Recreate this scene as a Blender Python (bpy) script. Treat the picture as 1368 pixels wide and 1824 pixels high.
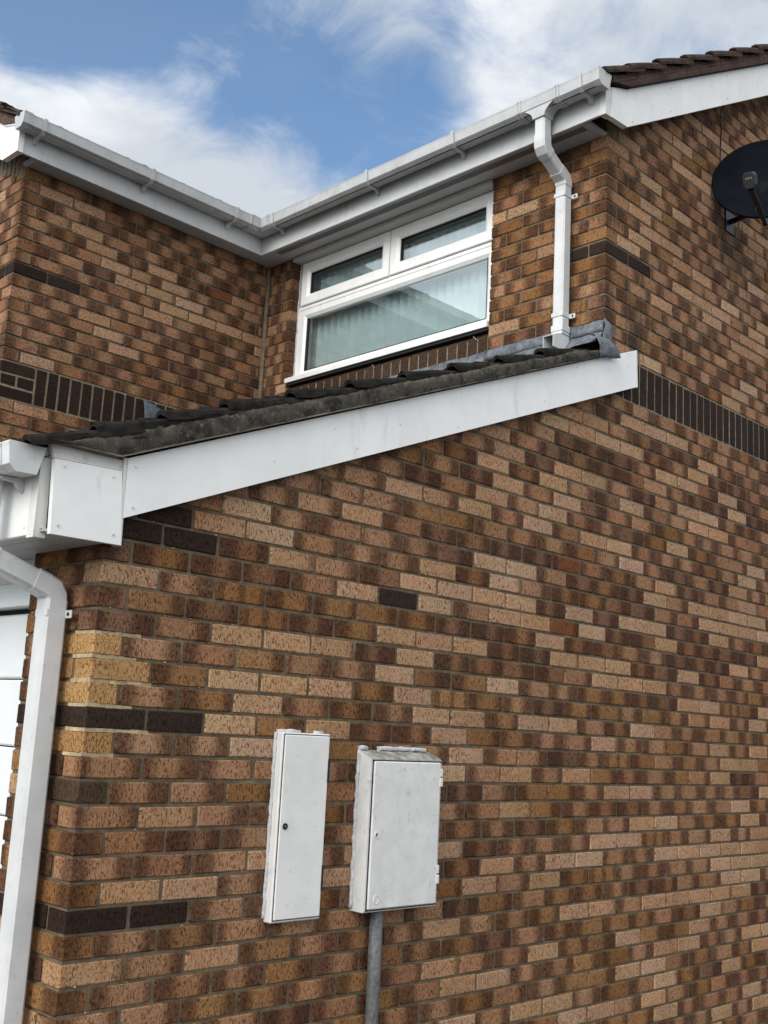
import bpy, math, random
from mathutils import Vector, Matrix

random.seed(11)
for o in list(bpy.data.objects):
    bpy.data.objects.remove(o)
scene = bpy.context.scene
COL = scene.collection
R = math.radians

# ------------------------------------------------------------------ camera
cam_d = bpy.data.cameras.new('camera')
cam = bpy.data.objects.new('camera', cam_d)
COL.objects.link(cam)
cam_d.sensor_fit = 'HORIZONTAL'
cam_d.sensor_width = 36.0
cam_d.lens = 52.115
cam_d.clip_start = 0.05
cam_d.clip_end = 2000
_r = Vector((0.70210263, -0.71021593, 0.05143176))
_u = -Vector((0.17438537, 0.10146536, -0.97943582))
_f = Vector((0.69039238, 0.69663341, 0.19509037))
cam.matrix_world = Matrix(((_r.x, _u.x, -_f.x, -1.81467), (_r.y, _u.y, -_f.y, -3.07755),
                           (_r.z, _u.z, -_f.z, 0.03037), (0, 0, 0, 1)))
scene.camera = cam

# ------------------------------------------------------------------ light, sky, exposure
SUN_DIR = Vector((-0.86, -0.13, 0.56)).normalized()       # towards the veiled sun
sun_el = math.asin(SUN_DIR.z)
sun_az = math.atan2(SUN_DIR.x, SUN_DIR.y)
sd = bpy.data.lights.new('sun', 'SUN')
sd.energy = 1.8
sd.angle = R(38)
sd.color = (1.0, 0.955, 0.89)
sun = bpy.data.objects.new('sun', sd)
COL.objects.link(sun)
sun.rotation_euler = SUN_DIR.to_track_quat('Z', 'Y').to_euler()
sun.location = (-10, -6, 12)

world = bpy.data.worlds.new('World')
scene.world = world
world.use_nodes = True
wt = world.node_tree
wt.nodes.clear()


def N(t, kind, **kw):
    n = t.nodes.new(kind)
    for k, v in kw.items():
        setattr(n, k, v)
    return n


def sock(n, key):
    return n.outputs[key] if isinstance(key, (int, str)) else key


def link(t, a, b):
    t.links.new(a, b)


def math_n(t, op, a, b=None, clamp=False):
    n = N(t, 'ShaderNodeMath', operation=op, use_clamp=clamp)
    for i, v in enumerate((a, b)):
        if v is None:
            continue
        if isinstance(v, (int, float)):
            n.inputs[i].default_value = v
        else:
            link(t, v, n.inputs[i])
    return n.outputs[0]


def smooth(t, val, lo, hi, out0=0.0, out1=1.0):
    n = N(t, 'ShaderNodeMapRange', interpolation_type='SMOOTHSTEP')
    link(t, val, n.inputs['Value'])
    for i, v in ((1, lo), (2, hi), (3, out0), (4, out1)):
        if isinstance(v, (int, float)):
            n.inputs[i].default_value = v
        else:
            link(t, v, n.inputs[i])
    return n.outputs[0]


def mixc(t, fac, a, b, blend='MIX'):
    n = N(t, 'ShaderNodeMix', data_type='RGBA', blend_type=blend)
    for s, v in ((n.inputs['Factor'], fac), (n.inputs[6], a), (n.inputs[7], b)):
        if isinstance(v, (int, float)):
            s.default_value = v
        elif isinstance(v, (tuple, list)):
            s.default_value = tuple(v) + ((1,) if len(v) == 3 else ())
        else:
            link(t, v, s)
    return n.outputs[2]


def noise(t, vec, scale, detail=3, rough=0.5, dist=0.0, dim='3D'):
    n = N(t, 'ShaderNodeTexNoise', noise_dimensions=dim)
    link(t, vec, n.inputs['Vector'])
    n.inputs['Scale'].default_value = scale
    n.inputs['Detail'].default_value = detail
    n.inputs['Roughness'].default_value = rough
    n.inputs['Distortion'].default_value = dist
    return n.outputs['Fac']


def vmath(t, op, a, b=None):
    n = N(t, 'ShaderNodeVectorMath', operation=op)
    for i, v in enumerate((a, b)):
        if v is None:
            continue
        if isinstance(v, (tuple, list, Vector)):
            n.inputs[i].default_value = tuple(v)
        else:
            link(t, v, n.inputs[i])
    return n


def build_sky():
    t = wt
    out = N(t, 'ShaderNodeOutputWorld')
    bg = N(t, 'ShaderNodeBackground')
    bg.inputs['Strength'].default_value = 0.10
    link(t, bg.outputs[0], out.inputs['Surface'])
    sky = N(t, 'ShaderNodeTexSky', sky_type='NISHITA')
    sky.sun_disc = False
    sky.sun_elevation = sun_el
    sky.sun_rotation = sun_az
    sky.air_density = 1.0
    sky.dust_density = 0.6
    sky.ozone_density = 1.4
    tc = N(t, 'ShaderNodeTexCoord')
    d = tc.outputs['Generated']
    sep = N(t, 'ShaderNodeSeparateXYZ')
    link(t, d, sep.inputs[0])
    z = math_n(t, 'MAXIMUM', sep.outputs[2], 0.0)
    den = math_n(t, 'ADD', z, 0.22)
    px = math_n(t, 'DIVIDE', sep.outputs[0], den)
    py = math_n(t, 'DIVIDE', sep.outputs[1], den)
    cb = N(t, 'ShaderNodeCombineXYZ')
    link(t, px, cb.inputs[0])
    link(t, py, cb.inputs[1])
    p = cb.outputs[0]
    big = noise(t, p, 1.7, 9, 0.58, 0.35)
    fine = noise(t, p, 6.5, 8, 0.62, 0.6)
    dens = math_n(t, 'ADD', math_n(t, 'MULTIPLY', big, 0.45), math_n(t, 'MULTIPLY', fine, 0.55))
    # cloud banks in view, plus unseen ones added to whiten light (direction, radius, weight)
    for (bx, by, bz), rad, w in CLOUDS:
        v = Vector((bx, by, bz)).normalized()
        dist = vmath(t, 'DISTANCE', d, v).outputs['Value']
        m = smooth(t, dist, rad * 0.25, rad, w, 0.0)
        dens = math_n(t, 'ADD', dens, m)
    cover = smooth(t, dens, 0.43, 0.73, 0.05, 0.98)
    shade = noise(t, p, 3.1, 6, 0.55, 0.2)
    ccol = mixc(t, smooth(t, shade, 0.36, 0.66), (5.3, 5.7, 6.2), (8.7, 8.85, 8.95))
    # clouds are brighter towards the veiled sun
    dt = vmath(t, 'DOT_PRODUCT', d, SUN_DIR).outputs['Value']
    gain = smooth(t, dt, -0.1, 1.0, 1.0, 2.3)
    gcol = N(t, 'ShaderNodeCombineXYZ')
    for q in range(3):
        link(t, gain, gcol.inputs[q])
    ccol = mixc(t, 1.0, ccol, gcol.outputs[0], 'MULTIPLY')
    blue = mixc(t, 1.0, sky.outputs[0], (1.16, 1.40, 1.52), 'MULTIPLY')
    col = mixc(t, cover, blue, ccol)
    link(t, col, bg.inputs['Color'])


CLOUDS = [((0.375, 0.78, 0.455), 0.17, 0.17), ((0.47, 0.754, 0.43), 0.15, 0.18), ((0.56, 0.69, 0.44), 0.12, 0.17),
          ((0.64, 0.50, 0.60), 0.20, 0.14), ((0.74, 0.40, 0.55), 0.24, 0.13), ((0.545, 0.615, 0.58), 0.09, 0.12),
          ((0.47, 0.702, 0.536), 0.05, 0.13), ((0.601, 0.63, 0.50), 0.11, -0.14), ((0.52, 0.69, 0.51), 0.09, -0.12), ((0.40, 0.73, 0.565), 0.12, -0.17), ((0.33, 0.77, 0.54), 0.09, -0.12),
          ((-0.64, 0.62, 0.42), 0.75, 0.22), ((-0.75, -0.35, 0.55), 0.8, 0.18), ((0.20, -0.85, 0.45), 1.2, 0.30), ((-0.1, -0.2, 0.97), 0.55, 0.16)]  # unseen clouds behind and overhead are added to whiten the side wall's light
build_sky()

scene.view_settings.view_transform = 'Standard'
scene.view_settings.look = 'None'
scene.view_settings.gamma = 1.0
scene.view_settings.exposure = 0.30
scene.render.engine = 'CYCLES'
scene.render.resolution_x = 768
scene.render.resolution_y = 1024
try:
    scene.cycles.use_denoising = True
except Exception:
    pass

# ------------------------------------------------------------------ main measures (metres; z = 0 at a bed joint)
A = 2.757          # x of the window wall
B = 2.815          # y of the left wing's side wall
CX = 0.886         # x of the left wing's front wall
GROUND = -1.65
XF = 2.568         # upper fascia face (window wall)
YF = 2.672         # upper fascia face (left wing)
ZS = 3.22          # upper soffit
SL = 0.41          # lean-to pitch (rise/run)
SU = 0.592         # main roof pitch
EU = -0.12         # upper barge face y

# ------------------------------------------------------------------ mesh helpers
WL = {}            # world location of every object used as a parent


def thing(name, label, cat, loc=(0, 0, 0), group=None):
    o = bpy.data.objects.new(name, None)
    o.empty_display_size = 0.1
    COL.objects.link(o)
    o.location = loc
    WL[o] = Vector(loc)
    o['label'] = label
    o['category'] = cat
    if group:
        o['group'] = group
    return o


def put(o, parent, loc):
    COL.objects.link(o)
    loc = Vector(loc)
    WL[o] = loc
    if parent is not None:
        o.parent = parent
        o.location = loc - WL[parent]
    else:
        o.location = loc
    return o


class MB:
    def __init__(s):
        s.v = []
        s.f = []
        s.sm = []

    def add(s, verts, faces, smooth=False):
        b = len(s.v)
        s.v += [tuple(v) for v in verts]
        for f in faces:
            s.f.append(tuple(b + i for i in f))
            s.sm.append(smooth)
        return s

    def box(s, x0, x1, y0, y1, z0, z1):
        v = [(x, y, z) for z in (z0, z1) for y in (y0, y1) for x in (x0, x1)]
        return s.add(v, [(0, 2, 3, 1), (4, 5, 7, 6), (0, 1, 5, 4), (2, 6, 7, 3), (0, 4, 6, 2), (1, 3, 7, 5)])

    def cbox(s, x0, x1, y0, y1, z0, z1, c=0.004):
        """box with chamfered edges"""
        c = min(c, (x1 - x0) * .45, (y1 - y0) * .45, (z1 - z0) * .45)
        vs, idx = [], {}
        X, Y, Z = (x0, x1), (y0, y1), (z0, z1)
        for i in (0, 1):
            for j in (0, 1):
                for k in (0, 1):
                    sx, sy, sz = (1 - 2 * i) * c, (1 - 2 * j) * c, (1 - 2 * k) * c
                    for a, p in enumerate(((X[i], Y[j] + sy, Z[k] + sz), (X[i] + sx, Y[j], Z[k] + sz), (X[i] + sx, Y[j] + sy, Z[k]))):
                        idx[(i, j, k, a)] = len(vs)
                        vs.append(p)
        F = []
        for i in (0, 1):
            q = [idx[(i, j, k, 0)] for j, k in ((0, 0), (1, 0), (1, 1), (0, 1))]
            F.append(q if i else q[::-1])
            q = [idx[(j, i, k, 1)] for j, k in ((0, 0), (1, 0), (1, 1), (0, 1))]
            F.append(q[::-1] if i else q)
            q = [idx[(j, k, i, 2)] for j, k in ((0, 0), (1, 0), (1, 1), (0, 1))]
            F.append(q if i else q[::-1])
        ctr = Vector(((x0 + x1) / 2, (y0 + y1) / 2, (z0 + z1) / 2))

        def face(q):
            p = [Vector(vs[i]) for i in q]
            n = (p[1] - p[0]).cross(p[2] - p[0])
            m = sum(p, Vector()) / len(p) - ctr
            F.append(q if n.dot(m) > 0 else q[::-1])
        for i in (0, 1):
            for j in (0, 1):
                face([idx[(i, j, 0, 0)], idx[(i, j, 1, 0)], idx[(i, j, 1, 1)], idx[(i, j, 0, 1)]])
                face([idx[(i, 0, j, 0)], idx[(i, 1, j, 0)], idx[(i, 1, j, 2)], idx[(i, 0, j, 2)]])
                face([idx[(0, i, j, 1)], idx[(1, i, j, 1)], idx[(1, i, j, 2)], idx[(0, i, j, 2)]])
                for k in (0, 1):
                    face([idx[(i, j, k, 0)], idx[(i, j, k, 1)], idx[(i, j, k, 2)]])
        return s.add(vs, F)

    def prism(s, poly, axis, a0, a1, smooth=False):
        """poly of 2-D points in the two other axes (x,y,z order), extruded from a0 to a1"""
        n = len(poly)
        area = sum(poly[i][0] * poly[(i + 1) % n][1] - poly[(i + 1) % n][0] * poly[i][1] for i in range(n))

        def P(p, a):
            return {'x': (a, p[0], p[1]), 'y': (p[0], a, p[1]), 'z': (p[0], p[1], a)}[axis]
        v = [P(p, a0) for p in poly] + [P(p, a1) for p in poly]
        flip = (area > 0) != (axis == 'y')
        lo, hi = list(range(n)), list(range(n, 2 * n))
        F = [lo[::-1] if flip else lo, hi if flip else hi[::-1]]
        b = len(s.v)
        s.add(v, F)
        S = []
        for i in range(n):
            j = (i + 1) % n
            q = (i, j, n + j, n + i)
            S.append(tuple(b + x for x in (q if flip else q[::-1])))
        for q in S:
            s.f.append(q)
            s.sm.append(smooth)
        return s

    def sweep(s, rings, cap=True, smooth=True):
        """connect rings of equal vertex counts"""
        b = len(s.v)
        n = len(rings[0])
        for r in rings:
            s.v += [tuple(p) for p in r]
        for i in range(len(rings) - 1):
            for k in range(n):
                l = (k + 1) % n
                s.f.append((b + i * n + k, b + i * n + l, b + (i + 1) * n + l, b + (i + 1) * n + k))
                s.sm.append(smooth)
        if cap:
            s.f.append(tuple(b + k for k in range(n))[::-1])
            s.sm.append(False)
            m = b + (len(rings) - 1) * n
            s.f.append(tuple(m + k for k in range(n)))
            s.sm.append(False)
        return s

    def tube(s, path, r, seg=10, smooth=True):
        path = [Vector(p) for p in path]
        rings = []
        ref = Vector((0.31, 0.2, 0.93)).normalized()
        for i, p in enumerate(path):
            d = (path[min(i + 1, len(path) - 1)] - path[max(i - 1, 0)]).normalized()
            u = d.cross(ref)
            if u.length < 1e-3:
                u = d.cross(Vector((1, 0, 0)))
            u.normalize()
            w = d.cross(u)
            rr = r[i] if isinstance(r, (list, tuple)) else r
            rings.append([p + u * math.cos(2 * math.pi * k / seg) * rr + w * math.sin(2 * math.pi * k / seg) * rr for k in range(seg)])
        return s.sweep(rings, True, smooth)

    def sqtube(s, path, hw, hy, ch=0.008):
        """rounded square tube whose path lies in an x-z plane; hw half width in the plane, hy half width in y"""
        path = [Vector(p) for p in path]
        prof = [(-hw + ch, -hy), (hw - ch, -hy), (hw, -hy + ch), (hw, hy - ch), (hw - ch, hy), (-hw + ch, hy), (-hw, hy - ch), (-hw, -hy + ch)]
        rings = []
        for i, p in enumerate(path):
            d1 = (p - path[i - 1]).normalized() if i else None
            d2 = (path[i + 1] - p).normalized() if i + 1 < len(path) else None
            if d1 is None:
                d = d2
            elif d2 is None:
                d = d1
            else:
                d = (d1 + d2).normalized()
            k = 1.0 / max(0.5, d.dot(d1 or d2))
            nrm = Vector((d.z, 0, -d.x))
            rings.append([p + nrm * a * k + Vector((0, bb, 0)) for a, bb in prof])
        return s.sweep(rings, True, False)

    def build(s, name, mat, parent=None, origin=None):
        if not s.v:
            return None
        if origin is None:
            mn = [min(v[i] for v in s.v) for i in range(3)]
            mx = [max(v[i] for v in s.v) for i in range(3)]
            origin = ((mn[0] + mx[0]) / 2, (mn[1] + mx[1]) / 2, mn[2])
        ox, oy, oz = origin
        me = bpy.data.meshes.new(name)
        me.from_pydata([(x - ox, y - oy, z - oz) for x, y, z in s.v], [], s.f)
        me.polygons.foreach_set('use_smooth', s.sm)
        me.materials.append(mat)
        me.update()
        return put(bpy.data.objects.new(name, me), parent, origin)


# ------------------------------------------------------------------ materials
def new_mat(name):
    m = bpy.data.materials.new(name)
    m.use_nodes = True
    t = m.node_tree
    t.nodes.clear()
    out = N(t, 'ShaderNodeOutputMaterial')
    bs = N(t, 'ShaderNodeBsdfPrincipled')
    link(t, bs.outputs[0], out.inputs['Surface'])
    return m, t, bs


def set_col(t, bs, v):
    if isinstance(v, tuple):
        bs.inputs['Base Color'].default_value = v + (1,)
    else:
        link(t, v, bs.inputs['Base Color'])


def bump(t, bs, h, strength, dist=0.002):
    n = N(t, 'ShaderNodeBump')
    n.inputs['Strength'].default_value = strength
    n.inputs['Distance'].default_value = dist
    link(t, h, n.inputs['Height'])
    link(t, n.outputs[0], bs.inputs['Normal'])


def geo_pos(t):
    return N(t, 'ShaderNodeNewGeometry').outputs['Position']


def plain(name, col, rough=0.5, var=0.12, scale=14, spec=0.5, dirt=None, dirt_amt=0.5, bump_s=0.0, metallic=0.0, streak=1.0):
    """painted / plastic / mineral surface with slow tone drift and optional dirt patches"""
    m, t, bs = new_mat(name)
    p = geo_pos(t)
    n1 = noise(t, p, scale, 5, 0.6)
    dark = tuple(c * (1 - var) for c in col)
    light = tuple(min(1, c * (1 + var * 0.6)) for c in col)
    c = mixc(t, smooth(t, n1, 0.3, 0.7), dark, light)
    if dirt:
        mp_ = N(t, 'ShaderNodeMapping')
        mp_.inputs['Scale'].default_value = (1.0, 1.0, streak)
        link(t, p, mp_.inputs['Vector'])
        n2 = noise(t, mp_.outputs[0], scale * 2.3, 8, 0.7, 0.4)
        c = mixc(t, smooth(t, n2, 0.55, 0.72, 0.0, dirt_amt), c, dirt)
    set_col(t, bs, c)
    bs.inputs['Roughness'].default_value = rough
    bs.inputs['Metallic'].default_value = metallic
    bs.inputs['Specular IOR Level'].default_value = spec
    if bump_s:
        bump(t, bs, noise(t, p, scale * 9, 5, 0.65), bump_s, 0.004)
    return m


def brick_material(name, per_object):
    m, t, bs = new_mat(name)
    if per_object:
        oi = N(t, 'ShaderNodeObjectInfo')
        base, code = oi.outputs['Color'], oi.outputs['Alpha']
    else:
        at = N(t, 'ShaderNodeAttribute', attribute_name='tone')
        base, code = at.outputs['Color'], at.outputs['Alpha']
    pos = geo_pos(t)
    sp = N(t, 'ShaderNodeSeparateXYZ')
    link(t, pos, sp.inputs[0])
    h = math_n(t, 'ADD', sp.outputs[0], sp.outputs[1])
    flat = N(t, 'ShaderNodeCombineXYZ')
    link(t, h, flat.inputs[0])
    link(t, sp.outputs[2], flat.inputs[1])
    fl = flat.outputs[0]
    uvn = N(t, 'ShaderNodeUVMap', uv_map='uv')
    us = N(t, 'ShaderNodeSeparateXYZ')
    link(t, uvn.outputs[0], us.inputs[0])
    mpw = N(t, 'ShaderNodeMapping')
    mpw.inputs['Scale'].default_value = (34, 9, 1)
    link(t, fl, mpw.inputs['Vector'])
    wob = math_n(t, 'MULTIPLY', math_n(t, 'SUBTRACT', noise(t, mpw.outputs[0], 1.0, 4, 0.6), 0.5), 0.22)
    u = math_n(t, 'ADD', us.outputs[0], wob)
    # code = stripes*100 + left*10 + right : how far the kiln-dark ends reach in, in tenths
    st = math_n(t, 'FLOOR', math_n(t, 'DIVIDE', code, 100.0))
    lr = math_n(t, 'SUBTRACT', code, math_n(t, 'MULTIPLY', st, 100.0))
    le = math_n(t, 'FLOOR', math_n(t, 'DIVIDE', math_n(t, 'ADD', lr, 0.01), 10.0))
    ri = math_n(t, 'SUBTRACT', lr, math_n(t, 'MULTIPLY', le, 10.0))
    lw = math_n(t, 'MULTIPLY', le, 0.1)
    rw = math_n(t, 'MULTIPLY', ri, 0.1)
    ml = smooth(t, u, math_n(t, 'SUBTRACT', lw, 0.16), math_n(t, 'ADD', lw, 0.10), 1.0, 0.0)
    ml = math_n(t, 'MULTIPLY', ml, math_n(t, 'GREATER_THAN', le, 0.5))
    iu = math_n(t, 'SUBTRACT', 1.0, u)
    mr = smooth(t, iu, math_n(t, 'SUBTRACT', rw, 0.16), math_n(t, 'ADD', rw, 0.10), 1.0, 0.0)
    mr = math_n(t, 'MULTIPLY', mr, math_n(t, 'GREATER_THAN', ri, 0.5))
    stripe = math_n(t, 'MULTIPLY', smooth(t, math_n(t, 'SINE', math_n(t, 'MULTIPLY', u, 15.0)), -0.1, 0.9, 0.0, 0.75), math_n(t, 'GREATER_THAN', st, 0.5))
    dk = math_n(t, 'MAXIMUM', math_n(t, 'MAXIMUM', ml, mr), stripe)
    dk = math_n(t, 'MULTIPLY', dk, smooth(t, noise(t, fl, 55, 4, 0.6), 0.25, 0.6, 0.64, 0.90))
    darkc = mixc(t, 0.45, mixc(t, 1.0, base, (0.30, 0.24, 0.20), 'MULTIPLY'), (0.078, 0.038, 0.026))
    # body: blotches of warm and pale clay
    blot = noise(t, fl, 38, 5, 0.62)
    c = mixc(t, smooth(t, blot, 0.35, 0.68, 0.0, 0.55), base, mixc(t, 1.0, base, (1.18, 1.16, 1.12), 'MULTIPLY'))
    warm = noise(t, vmath(t, 'ADD', fl, (7.3, 2.1, 0)).outputs[0], 21, 4, 0.6)
    c = mixc(t, smooth(t, warm, 0.50, 0.72, 0.0, 0.50), c, mixc(t, 1.0, base, (0.92, 0.66, 0.48), 'MULTIPLY'))
    c = mixc(t, dk, c, darkc)
    # drag-wire scratches: short, mostly upright pits
    mp = N(t, 'ShaderNodeMapping')
    mp.inputs['Scale'].default_value = (175, 60, 1)
    mp.inputs['Rotation'].default_value = (0, 0, 0.16)
    link(t, fl, mp.inputs['Vector'])
    sc1 = noise(t, mp.outputs[0], 1.0, 2.5, 0.55, 0.5)
    mp2 = N(t, 'ShaderNodeMapping')
    mp2.inputs['Scale'].default_value = (330, 130, 1)
    mp2.inputs['Rotation'].default_value = (0, 0, -0.25)
    link(t, fl, mp2.inputs['Vector'])
    sc2 = noise(t, mp2.outputs[0], 1.0, 2, 0.5, 0.3)
    s1 = smooth(t, sc1, 0.560, 0.592)
    s2 = smooth(t, sc2, 0.580, 0.62, 0.0, 0.8)
    scr = math_n(t, 'MAXIMUM', s1, s2)
    scr = math_n(t, 'MULTIPLY', scr, smooth(t, noise(t, fl, 9, 3), 0.3, 0.6, 0.7, 1.0))
    c = mixc(t, math_n(t, 'MULTIPLY', scr, 0.92), c, mixc(t, 1.0, c, (0.30, 0.21, 0.16), 'MULTIPLY'))
    # a few pale crumbs of mortar
    cr = noise(t, fl, 190, 2, 0.5)
    c = mixc(t, smooth(t, cr, 0.735, 0.77, 0.0, 0.55), c, (0.42, 0.36, 0.29))
    # run-off stains left by the flashing end and below the dish bracket
    strk = N(t, 'ShaderNodeMapping')
    strk.inputs['Scale'].default_value = (34, 2.6, 1)
    link(t, fl, strk.inputs['Vector'])
    sn = noise(t, strk.outputs[0], 1.0, 5, 0.6)
    tot = None
    for cx, cy, cz, rx, rz, amt in ((3.03, 0.0, 2.20, 0.17, 0.26, 0.62), (4.12, 0.0, 3.05, 0.28, 0.42, 0.50), (2.80, 0.0, 2.22, 0.09, 0.20, 0.45),
                                    (2.84, 0.0, 2.78, 0.16, 0.10, 0.55)):
        dv = vmath(t, 'SUBTRACT', pos, (cx, cy, cz)).outputs[0]
        dv = vmath(t, 'MULTIPLY', dv, (1 / rx, 2.0, 1 / rz)).outputs[0]
        ln = vmath(t, 'LENGTH', dv).outputs['Value']
        k = smooth(t, math_n(t, 'SUBTRACT', sn, math_n(t, 'MULTIPLY', ln, 0.30)), 0.22, 0.42, 0.0, amt)
        tot = k if tot is None else math_n(t, 'MAXIMUM', tot, k)
    c = mixc(t, tot, c, (0.030, 0.027, 0.024))
    slow = noise(t, fl, 1.35, 5, 0.62, 0.4)
    c = mixc(t, smooth(t, slow, 0.36, 0.68, 0.0, 0.75), c, mixc(t, 1.0, c, (0.80, 0.73, 0.66), 'MULTIPLY'))
    drip = N(t, 'ShaderNodeMapping')
    drip.inputs['Scale'].default_value = (9, 0.9, 1)
    link(t, fl, drip.inputs['Vector'])
    dn_ = noise(t, drip.outputs[0], 1.0, 6, 0.65, 0.3)
    c = mixc(t, smooth(t, dn_, 0.55, 0.75, 0.0, 0.38), c, mixc(t, 1.0, c, (0.55, 0.50, 0.45), 'MULTIPLY'))
    set_col(t, bs, c)
    bs.inputs['Roughness'].default_value = 0.82
    bs.inputs['Specular IOR Level'].default_value = 0.12
    grain = noise(t, fl, 420, 3, 0.6)
    hgt = math_n(t, 'SUBTRACT', math_n(t, 'ADD', math_n(t, 'MULTIPLY', grain, 0.35), math_n(t, 'MULTIPLY', blot, 0.5)), math_n(t, 'MULTIPLY', scr, 0.9))
    bump(t, bs, hgt, 0.75, 0.0035)
    return m


def mortar_material(name, col, coarse=30):
    m, t, bs = new_mat(name)
    p = geo_pos(t)
    n1 = noise(t, p, coarse, 8, 0.7)
    n2 = noise(t, p, 3.5, 4, 0.6)
    c = mixc(t, smooth(t, n1, 0.3, 0.7), tuple(x * 0.62 for x in col), tuple(x * 1.2 for x in col))
    c = mixc(t, smooth(t, n2, 0.45, 0.68, 0.0, 0.7), c, tuple(x * 0.52 for x in col))
    n3 = noise(t, vmath(t, 'ADD', p, (3.1, 8.2, 1.7)).outputs[0], 6.0, 6, 0.65)
    c = mixc(t, smooth(t, n3, 0.56, 0.70, 0.0, 0.6), c, tuple(min(1, x * 1.75) for x in col))
    set_col(t, bs, c)
    bs.inputs['Roughness'].default_value = 0.95
    bs.inputs['Specular IOR Level'].default_value = 0.2
    bump(t, bs, noise(t, p, 260, 4, 0.7), 0.6, 0.004)
    return m


M_BRICK = brick_material('brick_clay', True)
M_BRICK_S = brick_material('brick_clay_joined', False)
M_MORTAR = mortar_material('mortar', (0.150, 0.118, 0.077))
M_JOINT = mortar_material('joint_mortar', (0.245, 0.20, 0.138))
M_MORTAR_PALE = mortar_material('mortar_pale', (0.46, 0.36, 0.22))
def verge_material():
    m, t, bs = new_mat('verge_mortar')
    p = geo_pos(t)
    lump = noise(t, p, 16, 9, 0.72, 0.3)
    spot = noise(t, vmath(t, 'ADD', p, (4, 1, 2)).outputs[0], 46, 6, 0.68)
    c = mixc(t, smooth(t, lump, 0.36, 0.62), (0.030, 0.027, 0.023), (0.105, 0.093, 0.073))
    c = mixc(t, smooth(t, spot, 0.56, 0.68, 0.0, 0.75), c, (0.185, 0.178, 0.160))
    c = mixc(t, smooth(t, spot, 0.42, 0.32, 0.0, 0.8), c, (0.014, 0.013, 0.012))
    set_col(t, bs, c)
    bs.inputs['Roughness'].default_value = 0.95
    bs.inputs['Specular IOR Level'].default_value = 0.15
    bump(t, bs, math_n(t, 'ADD', lump, math_n(t, 'MULTIPLY', noise(t, p, 150, 6, 0.7), 0.5)), 1.0, 0.012)
    return m


M_VERGE = verge_material()
M_VERGE_UP = mortar_material('verge_mortar_brown', (0.115, 0.072, 0.058))
M_MASTIC = mortar_material('mastic', (0.20, 0.165, 0.12))
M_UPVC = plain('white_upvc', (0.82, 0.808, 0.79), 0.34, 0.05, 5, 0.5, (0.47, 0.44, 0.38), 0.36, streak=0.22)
M_UPVC_OLD = plain('weathered_upvc', (0.66, 0.65, 0.62), 0.45, 0.08, 8, 0.4, (0.42, 0.38, 0.31), 0.5)
M_GUTTER_SHADE = plain('gutter_shade_tint', (0.47, 0.475, 0.475), 0.4, 0.10, 9, 0.45, (0.27, 0.25, 0.21), 0.55, streak=0.5)  # upper gutters: eaves shade painted in as a greyer base, with dirt streaks
M_FASCIA_SHADE = plain('fascia_shade_tint', (0.58, 0.585, 0.59), 0.4, 0.07, 6, 0.45, (0.36, 0.34, 0.30), 0.40, streak=0.3)  # upper fascias: shade below gutter and roof put into the grey; dirt streaks too
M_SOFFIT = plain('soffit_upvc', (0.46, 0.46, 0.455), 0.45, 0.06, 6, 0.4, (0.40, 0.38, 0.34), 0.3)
M_PIPE = plain('grey_white_upvc', (0.60, 0.60, 0.595), 0.36, 0.08, 9, 0.5, (0.36, 0.33, 0.28), 0.45)
M_BOX = plain('meter_box_grp', (0.73, 0.715, 0.69), 0.5, 0.06, 9, 0.4, (0.45, 0.44, 0.41), 0.5)
M_BOX2 = plain('meter_box_grp_grimy', (0.68, 0.67, 0.645), 0.5, 0.08, 14, 0.4, (0.33, 0.32, 0.29), 0.62)
M_GRIME = plain('mossy_top', (0.34, 0.325, 0.29), 0.8, 0.6, 30, 0.3, (0.02, 0.018, 0.013), 1.0, streak=2.0)
M_SEAL = plain('white_sealant', (0.58, 0.58, 0.59), 0.6, 0.2, 45, 0.3, (0.16, 0.16, 0.17), 0.85, 0.6)
M_BLACK = plain('black_gap', (0.010, 0.010, 0.010), 0.7, 0.1)
M_GALV = plain('galvanised_steel', (0.135, 0.137, 0.138), 0.6, 0.35, 70, 0.4, (0.055, 0.055, 0.055), 0.7, 0.2, 0.2)
M_LEAD = plain('lead_sheet', (0.135, 0.148, 0.165), 0.55, 0.5, 26, 0.4, (0.40, 0.43, 0.46), 0.6, 0.3, 0.2)
M_TILE = plain('dark_roof_tile', (0.022, 0.019, 0.016), 0.92, 0.5, 26, 0.06, (0.014, 0.013, 0.012), 0.7, 0.7)
M_TILE_UP = plain('brown_roof_tile', (0.052, 0.034, 0.028), 0.9, 0.35, 18, 0.1, (0.028, 0.022, 0.020), 0.6, 0.6)
M_LEAD_DARK = plain('old_lead_sheet', (0.085, 0.105, 0.130), 0.6, 0.4, 22, 0.3, (0.20, 0.23, 0.26), 0.5, 0.35, 0.2)
M_DISH = plain('dish_dark_paint', (0.0050, 0.0065, 0.0095), 0.6, 0.3, 9, 0.03)
M_DISH_ARM = plain('dish_black_plastic', (0.011, 0.011, 0.012), 0.5, 0.1)
M_LNB = plain('receiver_plastic', (0.020, 0.023, 0.028), 0.4, 0.1)
M_PRINT = plain('faded_print', (0.22, 0.19, 0.09), 0.6, 0.4, 300)
M_CHROME = plain('bright_metal', (0.62, 0.62, 0.62), 0.25, 0.1, 20, 0.5, None, 0, 0, 1.0)
M_BLIND = plain('blind_fabric', (0.76, 0.79, 0.79), 0.85, 0.03, 3, 0.2)
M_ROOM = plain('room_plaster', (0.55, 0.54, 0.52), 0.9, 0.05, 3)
M_DARKROOM = plain('room_ceiling', (0.10, 0.10, 0.10), 0.9, 0.05, 3)
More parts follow.
